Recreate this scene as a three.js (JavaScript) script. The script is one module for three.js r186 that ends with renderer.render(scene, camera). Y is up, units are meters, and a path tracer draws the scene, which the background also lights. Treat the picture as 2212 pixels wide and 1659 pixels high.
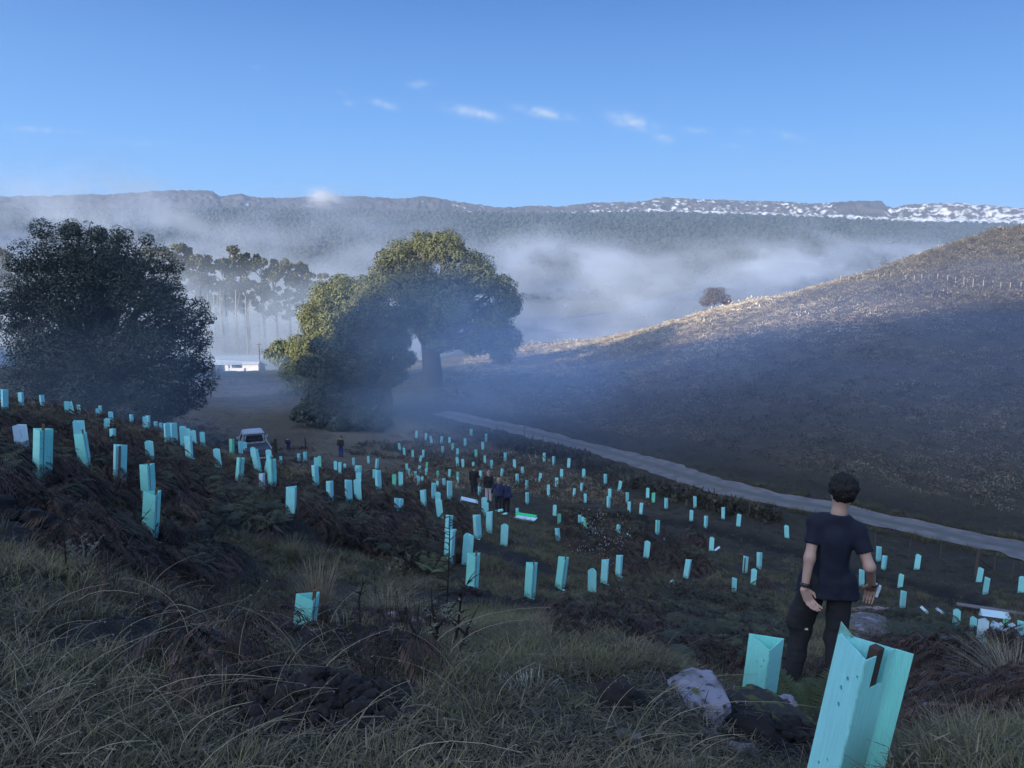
import * as THREE from 'three';
import { ImprovedNoise } from 'three/addons/math/ImprovedNoise.js';
import { mergeGeometries, mergeVertices, toCreasedNormals } from 'three/addons/utils/BufferGeometryUtils.js';
import { RoundedBoxGeometry } from 'three/addons/geometries/RoundedBoxGeometry.js';

// ---------------------------------------------------------------- camera, sky, sun, exposure
const W = 1024, H = 768, FOC = 798, PITCH = 8.7 * Math.PI / 180;
const scene = new THREE.Scene();
const camera = new THREE.PerspectiveCamera(2 * Math.atan(384 / FOC) * 180 / Math.PI, W / H, 0.1, 9000);
camera.position.set(0, 0, 0);
camera.rotation.x = -PITCH;
scene.add(camera);
const renderer = new THREE.WebGLRenderer({ antialias: true });
renderer.setSize(W, H);
renderer.toneMapping = THREE.LinearToneMapping;
renderer.toneMappingExposure = 1.6;
renderer.shadowMap.enabled = true;

const SUN_EL = 12 * Math.PI / 180, SUN_H = [-0.566, 0.824], SUN_E = [0.824, 0.566];   // horizontal direction towards the sun, and across it
const sun = new THREE.DirectionalLight(new THREE.Color(1.0, 0.86, 0.66), 5.0);
sun.position.set(SUN_H[0] * Math.cos(SUN_EL) * 600, Math.sin(SUN_EL) * 600, SUN_H[1] * Math.cos(SUN_EL) * 600);
sun.castShadow = true;
sun.shadow.radius = 1.6;
sun.shadow.mapSize.set(4096, 4096);
Object.assign(sun.shadow.camera, { left: -260, right: 260, top: 140, bottom: -140, near: 10, far: 1600 });
sun.name = 'sun';
scene.add(sun, sun.target);
scene.fog = new THREE.FogExp2(new THREE.Color().setRGB(0.45, 0.66, 1.0), 0.00012);

// ---------------------------------------------------------------- small tools
const RNG = (seed) => () => { seed |= 0; seed = seed + 0x6D2B79F5 | 0; let t = Math.imul(seed ^ seed >>> 15, 1 | seed); t = t + Math.imul(t ^ t >>> 7, 61 | t) ^ t; return ((t ^ t >>> 14) >>> 0) / 4294967296; };
const perlin = new ImprovedNoise();
const nz = (x, y = 0, z = 0) => perlin.noise(x + 100.3, y + 57.7, z + 31.1);
const fbm = (x, y, z = 0, n = 4) => { let s = 0, a = 0.5, f = 1; for (let i = 0; i < n; i++) { s += a * nz(x * f, y * f, z * f + i * 7.3); a *= 0.5; f *= 2.03; } return s; };
const clamp = (x, a = 0, b = 1) => Math.min(b, Math.max(a, x));
const sstep = (a, b, x) => { const t = clamp((x - a) / (b - a)); return t * t * (3 - 2 * t); };
const mix = (a, b, t) => a + (b - a) * t;
const mix3 = (a, b, t) => [mix(a[0], b[0], t), mix(a[1], b[1], t), mix(a[2], b[2], t)];
const interp = (pts, x) => { if (x <= pts[0][0]) return pts[0][1]; for (let i = 1; i < pts.length; i++) if (x <= pts[i][0]) return mix(pts[i - 1][1], pts[i][1], (x - pts[i - 1][0]) / (pts[i][0] - pts[i - 1][0])); return pts[pts.length - 1][1]; };
const V3 = (x, y, z) => new THREE.Vector3(x, y, z);
const CP = Math.cos(PITCH), SP = Math.sin(PITCH);
// direction of a pixel of the 1024 x 768 picture, for a forward distance of 1 m
const rayOf = (px, py) => { const r = (px - 512) / FOC, u = (384 - py) / FOC, f = CP + u * SP; return [r / f, (u * CP - SP) / f, -1]; };
const at = (px, py, d) => { const k = rayOf(px, py); return V3(k[0] * d, k[1] * d, -d); };
const project = (p) => { const f = -p.z * CP - p.y * SP, u = p.y * CP - p.z * SP; return [512 + FOC * p.x / f, 384 - FOC * u / f, f]; };
const FULL = 1 / 3.9375, WIDE = 1024 / 2212;

const used = {};
const numbered = (n) => { const k = used[n] = (used[n] ?? -1) + 1; return k ? n + '_' + String(k).padStart(3, '0') : n; };
const shade = (o) => { o.traverse((c) => { if (c.isMesh) { c.castShadow = true; c.receiveShadow = true; } }); return o; };
function tag(o, label, category, group, kind) {
  if (label) o.userData.label = label;
  if (category) o.userData.category = category;
  if (group) o.userData.group = group;
  if (kind) o.userData.kind = kind;
  return o;
}
function thing(name, label, category, pos = [0, 0, 0], turn = 0, group) {
  const o = new THREE.Group(); o.name = numbered(name); o.position.set(...pos); o.rotation.y = turn; scene.add(o);
  return tag(o, label, category, group);
}
function part(name, geo, mat, parent) { const m = new THREE.Mesh(geo, mat); m.name = name; m.castShadow = m.receiveShadow = true; (parent ?? scene).add(m); return m; }
const mat = (c, rough = 0.9, o = {}) => new THREE.MeshStandardMaterial({ color: new THREE.Color().setRGB(...c), roughness: rough, ...o });
const VC = (rough = 0.95, o = {}) => new THREE.MeshStandardMaterial({ vertexColors: true, roughness: rough, ...o });

// collects triangles with a colour each
class MB {
  constructor() { this.p = []; this.c = []; this.n = null; }
  tri(a, b, c, col) { this.p.push(...a, ...b, ...c); if (col) this.c.push(...col, ...col, ...col); }
  quad(a, b, c, d, col) { this.tri(a, b, c, col); this.tri(a, c, d, col); }
  tube(pts, rads, col, sides = 5) {
    let prev = null;
    for (let i = 0; i < pts.length; i++) {
      const t = V3().subVectors(pts[Math.min(i + 1, pts.length - 1)], pts[Math.max(i - 1, 0)]).normalize();
      const a = Math.abs(t.y) < 0.9 ? V3(0, 1, 0) : V3(1, 0, 0), u = V3().crossVectors(t, a).normalize(), v = V3().crossVectors(t, u), ring = [];
      for (let k = 0; k < sides; k++) { const q = k / sides * Math.PI * 2; ring.push(pts[i].clone().addScaledVector(u, Math.cos(q) * rads[i]).addScaledVector(v, Math.sin(q) * rads[i]).toArray()); }
      if (prev) for (let k = 0; k < sides; k++) this.quad(prev[k], ring[k], ring[(k + 1) % sides], prev[(k + 1) % sides], col);
      prev = ring;
    }
    return this;
  }
  geo(smooth = false) {
    let g = new THREE.BufferGeometry();
    g.setAttribute('position', new THREE.Float32BufferAttribute(this.p, 3));
    if (this.c.length) g.setAttribute('color', new THREE.Float32BufferAttribute(this.c, 3));
    if (smooth) g = mergeVertices(g, 1e-4);
    g.computeVertexNormals();
    return g;
  }
}
// the surface of a signed distance field (surface nets), cells of a given size
function surface(sdf, lo, hi, cell) {
  const n = [0, 1, 2].map((i) => Math.ceil((hi[i] - lo[i]) / cell) + 2), [nx, ny, nzz] = n, f = new Float32Array(nx * ny * nzz), id = new Int32Array(nx * ny * nzz).fill(-1);
  for (let k = 0, q = 0; k < nzz; k++) for (let j = 0; j < ny; j++) for (let i = 0; i < nx; i++, q++) f[q] = sdf(lo[0] + (i - 0.5) * cell, lo[1] + (j - 0.5) * cell, lo[2] + (k - 0.5) * cell);
  const pos = [], idx = [], sx = 1, sy = nx, sz = nx * ny;
  const E = [[0, 1], [0, 2], [0, 4], [1, 3], [1, 5], [2, 3], [2, 6], [4, 5], [4, 6], [3, 7], [5, 7], [6, 7]];
  for (let k = 0; k < nzz - 1; k++) for (let j = 0; j < ny - 1; j++) for (let i = 0; i < nx - 1; i++) {
    const q = i + j * sy + k * sz, v = [f[q], f[q + sx], f[q + sy], f[q + sx + sy], f[q + sz], f[q + sx + sz], f[q + sy + sz], f[q + sx + sy + sz]];
    let m = 0; for (let b = 0; b < 8; b++) if (v[b] < 0) m |= 1 << b;
    if (m === 0 || m === 255) continue;
    let x = 0, y = 0, z = 0, c = 0;
    for (const [a, b] of E) if ((v[a] < 0) !== (v[b] < 0)) { const t = v[a] / (v[a] - v[b]); x += mix(a & 1, b & 1, t); y += mix(a >> 1 & 1, b >> 1 & 1, t); z += mix(a >> 2, b >> 2, t); c++; }
    id[q] = pos.length / 3;
    pos.push(lo[0] + (i - 0.5 + x / c) * cell, lo[1] + (j - 0.5 + y / c) * cell, lo[2] + (k - 0.5 + z / c) * cell);
  }
  for (let k = 1; k < nzz - 1; k++) for (let j = 1; j < ny - 1; j++) for (let i = 1; i < nx - 1; i++) {
    const q = i + j * sy + k * sz, s = f[q] < 0;
    for (const [d, a, b] of [[sx, sy, sz], [sy, sz, sx], [sz, sx, sy]]) if (s !== (f[q + d] < 0)) {
      const r = [id[q - a - b], id[q - b], id[q], id[q - a]];
      if (r.some((w) => w < 0)) continue;
      if (s) idx.push(r[0], r[1], r[2], r[0], r[2], r[3]); else idx.push(r[0], r[2], r[1], r[0], r[3], r[2]);
    }
  }
  const g = new THREE.BufferGeometry();
  g.setAttribute('position', new THREE.Float32BufferAttribute(pos, 3)); g.setIndex(idx); g.computeVertexNormals();
  return g;
}
const smin = (a, b, k) => { const h = clamp(0.5 + 0.5 * (b - a) / k); return mix(b, a, h) - k * h * (1 - h); };
const cone = (x, y, z, a, b, ra, rb) => {   // distance to a tapered capsule
  const dx = b[0] - a[0], dy = b[1] - a[1], dz = b[2] - a[2], px = x - a[0], py = y - a[1], pz = z - a[2], t = clamp((px * dx + py * dy + pz * dz) / (dx * dx + dy * dy + dz * dz));
  return Math.hypot(px - dx * t, py - dy * t, pz - dz * t) - mix(ra, rb, t);
};
const ell = (x, y, z, c, r) => { const a = (x - c[0]) / r[0], b = (y - c[1]) / r[1], d = (z - c[2]) / r[2], k = Math.hypot(a, b, d); return (k - 1) * Math.min(r[0], r[1], r[2]) * (k > 0.2 ? 1 : 0.8); };

// ---------------------------------------------------------------- the sky: air and thin clouds
{
  const w = 2048, h = 1024, d = new Float32Array(w * h * 4);
  const SD = sun.position.clone().normalize();
  const grad = [[-90, [0.10, 0.14, 0.22]], [0, [0.30, 0.57, 0.98]], [4, [0.28, 0.57, 1.0]], [9, [0.18, 0.44, 0.93]], [17, [0.088, 0.255, 0.68]], [35, [0.1, 0.26, 0.66]], [90, [0.1, 0.25, 0.62]]];
  // thin clouds: middle px, py, half length, half height, slope, strength
  const wisps = [[475, 113, 27, 5.5, 0.2, 1], [544, 113, 27, 5, 0.2, 0.95], [632, 122, 24, 8, 0.22, 0.9], [664, 139, 10, 4, 0.1, 0.8], [384, 104, 12, 4, 0.28, 0.85], [420, 84, 12, 4, -0.05, 0.45], [695, 130, 16, 3, 0.1, 0.4], [745, 132, 10, 3, 0, 0.3], [790, 137, 17, 4, 0.3, 0.45], [257, 67, 6, 2, 0.1, 0.35], [349, 103, 6, 2.4, 0.2, 0.4], [342, 93, 6, 2, 0.3, 0.2], [40, 130, 42, 2.2, 0.04, 0.5], [135, 143, 40, 2, 0.04, 0.38], [735, 146, 14, 2, 0.1, 0.2]];
  for (let j = 0, q = 0; j < h; j++) {
    const el = (j + 0.5) / h * 180 - 90; let i0 = 1; while (i0 < grad.length - 1 && el > grad[i0][0]) i0++;
    const base = mix3(grad[i0 - 1][1], grad[i0][1], clamp((el - grad[i0 - 1][0]) / (grad[i0][0] - grad[i0 - 1][0])));
    const y = Math.sin(el * Math.PI / 180), c = Math.cos(el * Math.PI / 180);
    for (let i = 0; i < w; i++, q += 4) {
      const az = ((i + 0.5) / w - 0.5) * 2 * Math.PI, x = Math.cos(az) * c, z = Math.sin(az) * c;
      let a = 0;
      if (el > 3 && el < 22 && z < -0.5) {
        const [px, py] = project({ x, y, z });
        if (px > -60 && px < 1084) for (const [cx, cy, lx, ly, sl, st] of wisps) {
          const u = (px - cx) / lx, v = (py - cy - sl * (px - cx)) / ly;
          if (Math.abs(u) > 1.7 || Math.abs(v) > 2.2) continue;
          const n = fbm(px * 0.06 + py * 0.05, py * 0.22 - px * 0.05, cx, 4);
          a += st * 0.85 * Math.exp(-1.5 * u * u - 1.7 * v * v) * clamp(0.62 + 2.2 * n);
        }
        a = clamp(a, 0, 0.75);
      }
      // added glow round the low sun behind the camera, enlarged to fill the shade
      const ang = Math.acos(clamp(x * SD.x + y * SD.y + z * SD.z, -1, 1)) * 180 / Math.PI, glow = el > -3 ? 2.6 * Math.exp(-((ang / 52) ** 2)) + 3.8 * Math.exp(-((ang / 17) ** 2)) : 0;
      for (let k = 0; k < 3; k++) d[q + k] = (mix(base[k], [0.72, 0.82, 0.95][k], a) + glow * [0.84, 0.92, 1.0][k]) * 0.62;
      d[q + 3] = 1;
    }
  }
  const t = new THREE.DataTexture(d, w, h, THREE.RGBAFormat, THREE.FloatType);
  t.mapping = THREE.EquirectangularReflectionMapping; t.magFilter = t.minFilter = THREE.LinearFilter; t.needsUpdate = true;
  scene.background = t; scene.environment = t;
}
// ---------------------------------------------------------------- where the tree guards stand (read off as sight lines; 'h': the foot is hidden in bracken)
const CROPS = { a: [3.95, 0, 1500], b: [3.95, 560, 1600], c: [3.95, 1100, 1720], d: [3.95, 1500, 1640], e: [3.16, 1650, 1900], f: [3.16, 1990, 1700], g: [3.95, 2600, 1900], h: [3.0164, 3300, 2050], z: [2.0109, 0, 1500], y: [2.0109, 1700, 1600], x: [2.0109, 900, 1600] };
const guards = [];
function zone(crop, where, list, only) {
  const [s, ox, oy] = CROPS[crop], made = list.map(([tx, ty, bx, by, o = '', label]) => ({ tx: (tx / s + ox) * FULL, ty: (ty / s + oy) * FULL, bx: (bx / s + ox) * FULL, by: (by / s + oy) * FULL, o, label, where, only }));
  guards.push(...made);
}
zone('a', 'half buried in bracken along the left ridge crest', [[75, 155, 50, 450], [2, 128, -12, 420, 'h'], [345, 180, 345, 400, 'h'], [655, 225, 655, 430, 'h'], [1035, 325, 1035, 520, 'h'], [1130, 355, 1165, 550], [1235, 355, 1235, 500, 'h'], [1515, 415, 1515, 560, 'h'], [1575, 395, 1575, 540, 'h'], [1720, 450, 1720, 650, 'h'], [1690, 555, 1660, 800, 'h'], [2045, 540, 2045, 700, 'h']]);
zone('a', '', [
  [325, 680, 350, 1240, 'hw', 'pale lilac white tree guard behind a red brown bush at the left'],
  [685, 840, 610, 1645, 'A', 'largest turquoise tree guard at the far left, leaning right, foot splayed out'],
  [1215, 630, 1235, 1110, '', 'turquoise tree guard standing right behind another leaning the other way, left slope'],
  [1320, 800, 1370, 1335, 'A', 'turquoise tree guard with lifted corner and stake top, leaning left in front of another'],
  [1785, 735, 1765, 1000, 'h', 'short looking turquoise tree guard with its foot in bracken, above the one with dark stake'],
  [1845, 1040, 1790, 1640, 'S', 'turquoise tree guard with dark stake at its upper left edge and fern at its foot']]);
zone('b', 'sunk in bracken below the dark conical tree', [[40, 165, 35, 360, 'h'], [110, 165, 100, 360, 'h'], [210, 225, 210, 380, 'h'], [310, 185, 305, 360, 'h'], [275, 245, 275, 400, 'h'], [400, 265, 400, 420, 'h']]);
zone('b', 'in the tight cluster below the conical tree', [[375, 315, 375, 600, 'h'], [480, 300, 480, 620], [625, 325, 625, 620, 'S'], [700, 312, 700, 600, 'h'], [810, 335, 815, 580], [755, 455, 765, 800], [955, 395, 955, 620, 'h']]);
zone('b', 'in the bracken in front of the pickup truck', [[1412, 470, 1400, 725], [1515, 490, 1515, 730, 'h'], [1590, 525, 1590, 740, 'h'], [1740, 600, 1740, 850, 'h'], [1775, 685, 1820, 1010], [1970, 615, 1990, 900, 'h'], [2000, 775, 1935, 1030], [2020, 890, 2020, 1285, 'A'], [1885, 1075, 1880, 1330, 'hSw'], [1175, 690, 1200, 980], [1540, 850, 1490, 1200, 'A'], [2145, 770, 2145, 900, 'h']]);
zone('b', '', [[125, 545, 125, 900, 'h', 'turquoise tree guard covered in fern fronds, above the pair that nearly touch'], [110, 925, 110, 1560, 'A', 'turquoise tree guard with a line of dark holes, behind the front one of a pair']]);
zone('z', '', [[1270, 945, 1215, 1330, 'A', 'front turquoise tree guard of a touching pair on the left slope, leaning right']]);
zone('c', 'in the bracken below the bare bank, left of centre', [[305, 275, 305, 420, 'h'], [405, 250, 405, 420, 'h'], [570, 305, 575, 520, 'h'], [650, 300, 650, 480], [555, 440, 565, 745], [875, 360, 875, 510], [965, 395, 960, 560], [1027, 400, 1027, 520, 'h'], [1150, 352, 1155, 470], [1215, 430, 1215, 600, 'h'], [1255, 445, 1255, 610, 'h'], [1390, 315, 1395, 428], [1527, 352, 1510, 505], [1470, 505, 1465, 680, 'h'], [1525, 565, 1535, 850]]);
zone('c', 'in the middle bracken row left of the people', [[1243, 540, 1243, 780, 'h'], [1230, 660, 1240, 985], [1048, 692, 1045, 1045], [803, 735, 795, 1060], [265, 910, 235, 1410, 'S'], [1793, 585, 1790, 765], [1880, 550, 1880, 760], [1812, 985, 1812, 1200, 'h'], [1885, 975, 1885, 1190, 'h']]);
zone('d', 'in the farthest rows below the two big trees', [[290, 440, 303, 553], [360, 490, 367, 605], [503, 513, 503, 625], [672, 510, 670, 630], [625, 607, 595, 728], [570, 233, 558, 345], [707, 258, 700, 370], [768, 312, 785, 428]]);
zone('d', 'in the far field behind the standing people', [[955, 328, 950, 445], [1082, 352, 1082, 470], [952, 463, 948, 580], [1128, 435, 1128, 555], [1193, 493, 1190, 615], [1302, 365, 1305, 485], [1398, 210, 1395, 330], [1622, 302, 1618, 425], [1582, 400, 1585, 525], [1478, 503, 1485, 630], [1630, 613, 1632, 732], [1935, 573, 1932, 708]]);
zone('d', 'close around the four standing people', [[1173, 637, 1185, 770], [1270, 660, 1275, 790], [1712, 692, 1712, 822], [1445, 715, 1445, 840], [2073, 677, 2077, 815], [1882, 820, 1862, 950], [1560, 870, 1560, 1000], [2110, 898, 2117, 1047], [2205, 788, 2205, 925], [1083, 838, 1075, 973], [1198, 885, 1198, 1010], [1203, 945, 1205, 1050], [1535, 1090, 1525, 1225, 'h']]);
zone('d', 'in the group just left of the standing people', [[417, 753, 420, 870], [424, 820, 430, 945], [607, 770, 604, 897], [725, 728, 725, 845], [712, 807, 712, 935], [530, 858, 533, 985], [565, 935, 563, 1080, 'h'], [642, 925, 642, 1050, 'h'], [876, 865, 876, 985], [880, 1010, 880, 1120, 'h'], [960, 980, 965, 1130, 'h']]);
zone('d', 'in the row in front of the standing people', [[1043, 1025, 1043, 1280], [798, 1058, 793, 1285], [680, 1170, 690, 1450], [890, 1175, 890, 1420], [893, 1310, 920, 1600], [1607, 1250, 1605, 1500], [1622, 1320, 1622, 1550, 'h']]);
zone('e', '', [
  [905, 370, 900, 628, 'S', 'turquoise tree guard with a dark stake down its middle, below the blonde person'],
  [378, 445, 350, 715, '', 'turquoise tree guard with peaked top, behind the one with the thin dark sapling'],
  [710, 458, 725, 745, '', 'turquoise tree guard leaning left with fern at its foot, centre slope'],
  [1072, 500, 1060, 770, '', 'turquoise tree guard with dotted holes, alone to the right of the centre trio'],
  [425, 637, 395, 1045, 'S', 'turquoise tree guard with stake at right edge behind a thin dark conifer sapling'],
  [605, 655, 575, 1035, '', 'pale turquoise tree guard, middle one of the close trio at centre'],
  [710, 915, 675, 1395, 'A', 'green turquoise tree guard in front of the close trio at centre'],
  [1415, 1045, 1390, 1465, 'A', 'turquoise tree guard with notched top and splayed foot, alone right of centre'],
  [1805, 960, 1765, 1340, 'A', 'turquoise tree guard leaning right with a fern frond across it, right of centre']]);
zone('e', 'in the thorny scrub right of the people', [[1715, 585, 1730, 760, 'h'], [1698, 280, 1695, 420, 'S'], [1722, 385, 1722, 530, 'h'], [1985, 412, 1985, 540, 'h'], [2040, 430, 2040, 560, 'h'], [2080, 468, 2080, 590], [1225, 318, 1235, 440, 'h']]);
zone('f', 'on the flat by the roadside fence, back row', [[488, 285, 490, 392], [600, 328, 600, 437, 'S'], [797, 333, 790, 447], [700, 467, 700, 583], [980, 460, 978, 580], [430, 513, 418, 627], [632, 572, 632, 688], [262, 613, 258, 722, 'S']]);
zone('f', 'on the flat right of the people, middle rows', [[537, 650, 540, 760, 'h'], [542, 695, 547, 808], [867, 705, 860, 808], [957, 645, 952, 755], [985, 785, 985, 895], [267, 772, 267, 908]]);
zone('f', 'on the flat in front of the dark bank', [[1235, 542, 1240, 665], [1425, 623, 1405, 745], [1295, 713, 1297, 835, 'S'], [1282, 828, 1284, 965], [1498, 770, 1500, 897], [1550, 895, 1550, 1022], [1706, 912, 1697, 1050], [1777, 700, 1775, 823], [1845, 760, 1845, 887], [1998, 825, 2000, 958]]);
zone('f', '', [[1400, 1155, 1400, 1290, 'h', 'small tree guard mostly hidden by scrub left of the dark bank'], [1882, 1130, 1880, 1293, 'A', 'green tree guard standing against the dark bank, stake tip above it'], [1765, 1370, 1750, 1580, '', 'turquoise tree guard alone in the grass below the green one on the bank']]);
zone('x', '', [[655, 1508, 615, 1790, 'hAP', 'turquoise tree guard with light brown stake top, alone below the tall tussock']]);
zone('y', '', [[1278, 1272, 1278, 1470, 'S', 'turquoise tree guard with a short dark stake at its top left, fern at foot'], [1395, 1235, 1385, 1420, 'S', 'turquoise tree guard crossed by the thorny branch, dark stake down its side'], [1495, 1185, 1490, 1345, '', 'turquoise tree guard just right of the thorny branch']]);
zone('g', 'beside the dark bank left of the walking man', [[508, 250, 515, 418], [473, 433, 476, 597], [707, 507, 707, 683], [990, 390, 998, 567], [1205, 500, 1195, 697], [1943, 660, 1965, 860], [803, 850, 795, 1060, 'S'], [1287, 1187, 1280, 1435, 'S'], [1540, 1100, 1540, 1340], [1468, 1350, 1460, 1600, 'h'], [1110, 1520, 1110, 1760, 'h']]);
zone('g', '', [[460, 1225, 420, 1510, '', 'turquoise tree guard leaning right in scrub, alone left of the walking man']]);
zone('h', 'on the flat right of the walking man', [[468, 312, 475, 485], [553, 412, 547, 577], [943, 398, 930, 575], [1665, 548, 1655, 730, 'S'], [1722, 690, 1714, 882], [2180, 672, 2180, 865], [243, 590, 255, 780], [440, 768, 425, 915], [725, 662, 718, 830], [750, 838, 748, 1035]]);
zone('h', 'standing at the pile by the right edge', [[1410, 1055, 1410, 1290, 'hP'], [1580, 1145, 1585, 1360, 'hSP'], [1715, 1170, 1700, 1500, 'hwP'], [1845, 1200, 1840, 1450, 'hwP'], [1940, 1260, 1935, 1440, 'hP'], [2040, 1225, 2040, 1460, 'hwP'], [2130, 1230, 2140, 1500, 'hP'], [2000, 1370, 1985, 1600, 'hwP'], [2090, 1420, 2100, 1640, 'hwP']]);
const GUARD_H = 0.6;
for (const g of guards) g.d = GUARD_H * FOC * 0.97 / Math.hypot(g.by - g.ty, g.bx - g.tx);

// ---------------------------------------------------------------- the lie of the land
const R0 = 0.5, FOOT = -1.45, PHI_MAX = 0.74;
const ctl = [];
const put = (p, lam) => { const r = Math.hypot(p.x, p.z); ctl.push({ a: Math.atan2(p.x, -p.z) * 3.2, w: Math.log(r), q: (p.y - FOOT) / r, lam }); };
for (const g of guards) if (!/h/.test(g.o)) put(at(g.bx, g.by, g.d), 0.6);
const C = (px, py, d, lam = 0.02) => put(at(px, py, d), lam);
for (const a of [-0.7, -0.35, 0, 0.35, 0.7]) { put(V3(Math.sin(a) * 0.6, FOOT - 0.02, -Math.cos(a) * 0.6), 0.02); }
C(512, 768, 2.2); C(100, 768, 2.15); C(940, 768, 1.95); C(100, 700, 2.75); C(100, 600, 4.4); C(300, 700, 2.9); C(330, 652, 3.7); C(500, 660, 3.5); C(309, 648, 6.6); C(748, 727, 4.3); C(850, 850, 2.1); C(800, 695, 5.8); C(695, 683, 3.4);
C(1000, 740, 2.6); C(960, 641, 16); C(1010, 690, 4.6); C(900, 660, 7.5); C(600, 640, 5); C(150, 550, 9.6);
C(1024, 552, 34.8); C(850, 505, 42.5); C(700, 468, 51); C(560, 432, 64); C(470, 417, 74);                                   // along the road
C(1024, 480, 45); C(1024, 400, 62); C(1024, 320, 85); C(1024, 265, 100); C(1024, 224, 118); C(850, 440, 52); C(850, 380, 72); C(850, 320, 98); C(850, 277, 122);   // the hill across
C(700, 430, 62); C(700, 380, 82); C(700, 340, 115); C(700, 319, 140); C(560, 400, 84); C(560, 370, 118); C(523, 354, 150); C(620, 336, 190); C(715, 309, 172); C(523, 344, 230); C(920, 258, 120); C(775, 300, 131);
C(430, 384, 91); C(386, 419, 71); C(256, 458, 50); C(240, 400, 90); C(240, 380, 150); C(240, 369, 250); C(50, 386, 100); C(40, 372, 200); C(110, 412, 48); C(400, 366, 200); C(330, 440, 62); C(420, 452, 62);
for (const [px, y, r] of [[1024, 4, 170], [850, -6, 170], [1024, -4, 250], [700, -22, 240]]) { const k = rayOf(px, 384), n = Math.hypot(k[0], 1); put(V3(k[0] / n * r, y, -r / n), 0.05); }
const U = (a, w, c) => { const d2 = (a - c.a) ** 2 + (w - c.w) ** 2; return d2 > 1e-12 ? 0.5 * d2 * Math.log(d2) : 0; };
const spline = (() => {
  const n = ctl.length, N = n + 3, A = [], b = new Float64Array(N);
  for (let i = 0; i < N; i++) A.push(new Float64Array(N));
  for (let i = 0; i < n; i++) { for (let j = 0; j < n; j++) A[i][j] = U(ctl[i].a, ctl[i].w, ctl[j]); A[i][i] += ctl[i].lam; A[i][n] = A[n][i] = 1; A[i][n + 1] = A[n + 1][i] = ctl[i].a; A[i][n + 2] = A[n + 2][i] = ctl[i].w; b[i] = ctl[i].q; }
  for (let k = 0; k < N; k++) {
    let p = k; for (let i = k + 1; i < N; i++) if (Math.abs(A[i][k]) > Math.abs(A[p][k])) p = i;
    [A[k], A[p]] = [A[p], A[k]]; const tb = b[k]; b[k] = b[p]; b[p] = tb;
    for (let i = k + 1; i < N; i++) { const m = A[i][k] / A[k][k]; if (m) { for (let j = k; j < N; j++) A[i][j] -= m * A[k][j]; b[i] -= m * b[k]; } }
  }
  for (let k = N - 1; k >= 0; k--) { for (let j = k + 1; j < N; j++) b[k] -= A[k][j] * b[j]; b[k] /= A[k][k]; }
  return (a, w) => { let s = b[n] + b[n + 1] * a + b[n + 2] * w; for (let i = 0; i < n; i++) s += b[i] * U(a, w, ctl[i]); return s; };
})();
// the ridge behind the camera whose shade lies over everything near: its height along the line across the sun
const RIDGE_T = 120, ridgeK = [[-320, -2], [-215, -2], [-170, 0], [-82, 1], [-70, 3], [-60, 13], [-52, 14], [-45, 11.6], [-32, 13.9], [-22.8, 14.9], [-14, 15.7], [-7.9, 17.4], [10, 19], [50, 23], [200, 26]];
const ridgeY = (u) => interp(ridgeK, u) + RIDGE_T * Math.tan(SUN_EL) + 0.9 * nz(u * 0.16, 3.3) + 0.5 * nz(u * 0.5, 9.1);
const valleyY = (r, a) => -44 - 14 * sstep(300, 900, r) + 2.5 * nz(r * 0.012, a * 5);
function landY(phi, r) {          // the smooth ground, worked out
  const pc = clamp(phi, -PHI_MAX, PHI_MAX), x = Math.sin(phi) * r, z = -Math.cos(phi) * r, w = Math.log(clamp(r, 0.6, 260));
  let y = FOOT + Math.min(r, 260) * spline(pc * 3.2, w);
  y = mix(y, valleyY(r, pc), sstep(230, 420, r));
  const t = x * SUN_H[0] + z * SUN_H[1], u = x * SUN_E[0] + z * SUN_E[1], k = sstep(0.74, 1.25, Math.abs(phi));
  if (k > 0) {
    const s = clamp((t - 2) / (RIDGE_T - 2)), top = ridgeY(u);
    const back = t < RIDGE_T ? mix(FOOT, top, Math.pow(s, 1.15)) : Math.max(-10, top - (t - RIDGE_T) * 0.3);
    y = mix(y, t < 2 ? mix(FOOT, y, sstep(0, 60, -t + 2)) : back, k);
  }
  return y;
}
// relief that makes the ground lumpy, and the dug dark banks
const at2 = (px, py, d) => { const p = at(px, py, d); return [p.x, p.z]; };
const segDist = (x, z, pts) => { let best = 1e9; for (let i = 1; i < pts.length; i++) { const [ax, az] = pts[i - 1], [bx, bz] = pts[i], dx = bx - ax, dz = bz - az, t = clamp(((x - ax) * dx + (z - az) * dz) / (dx * dx + dz * dz)); best = Math.min(best, Math.hypot(x - ax - dx * t, z - az - dz * t)); } return best; };
// grid of heights, fine where the camera looks
const phis = [], rs = [];
for (let a = -0.715; a <= 0.7151; a += 0.0037) phis.push(a);
for (let a = 0.73, s = 0.012; a < Math.PI; a += s, s = Math.min(0.05, s * 1.15)) { phis.push(a); phis.unshift(-a); }
phis.unshift(-Math.PI); phis.push(Math.PI);
for (let r = R0; r < 1500; r *= r < 300 ? 1.0145 : 1.05) rs.push(r);
const NP = phis.length, NR = rs.length, heights = new Float32Array(NP * NR);
for (let i = 0; i < NP; i++) for (let j = 0; j < NR; j++) {
  // the spline is smooth, so it is worked out at every third ring and interpolated
  if (j % 3 === 0 || j === NR - 1) heights[i * NR + j] = landY(phis[i], rs[j]);
}
for (let i = 0; i < NP; i++) for (let j = 0; j < NR; j++) if (j % 3 && j !== NR - 1) { const a = j - j % 3, b = Math.min(a + 3, NR - 1); heights[i * NR + j] = mix(heights[i * NR + a], heights[i * NR + b], (rs[j] - rs[a]) / (rs[b] - rs[a])); }
const logR = Math.log(1.0145), FINE = rs.findIndex((r) => r >= 300);
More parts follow.
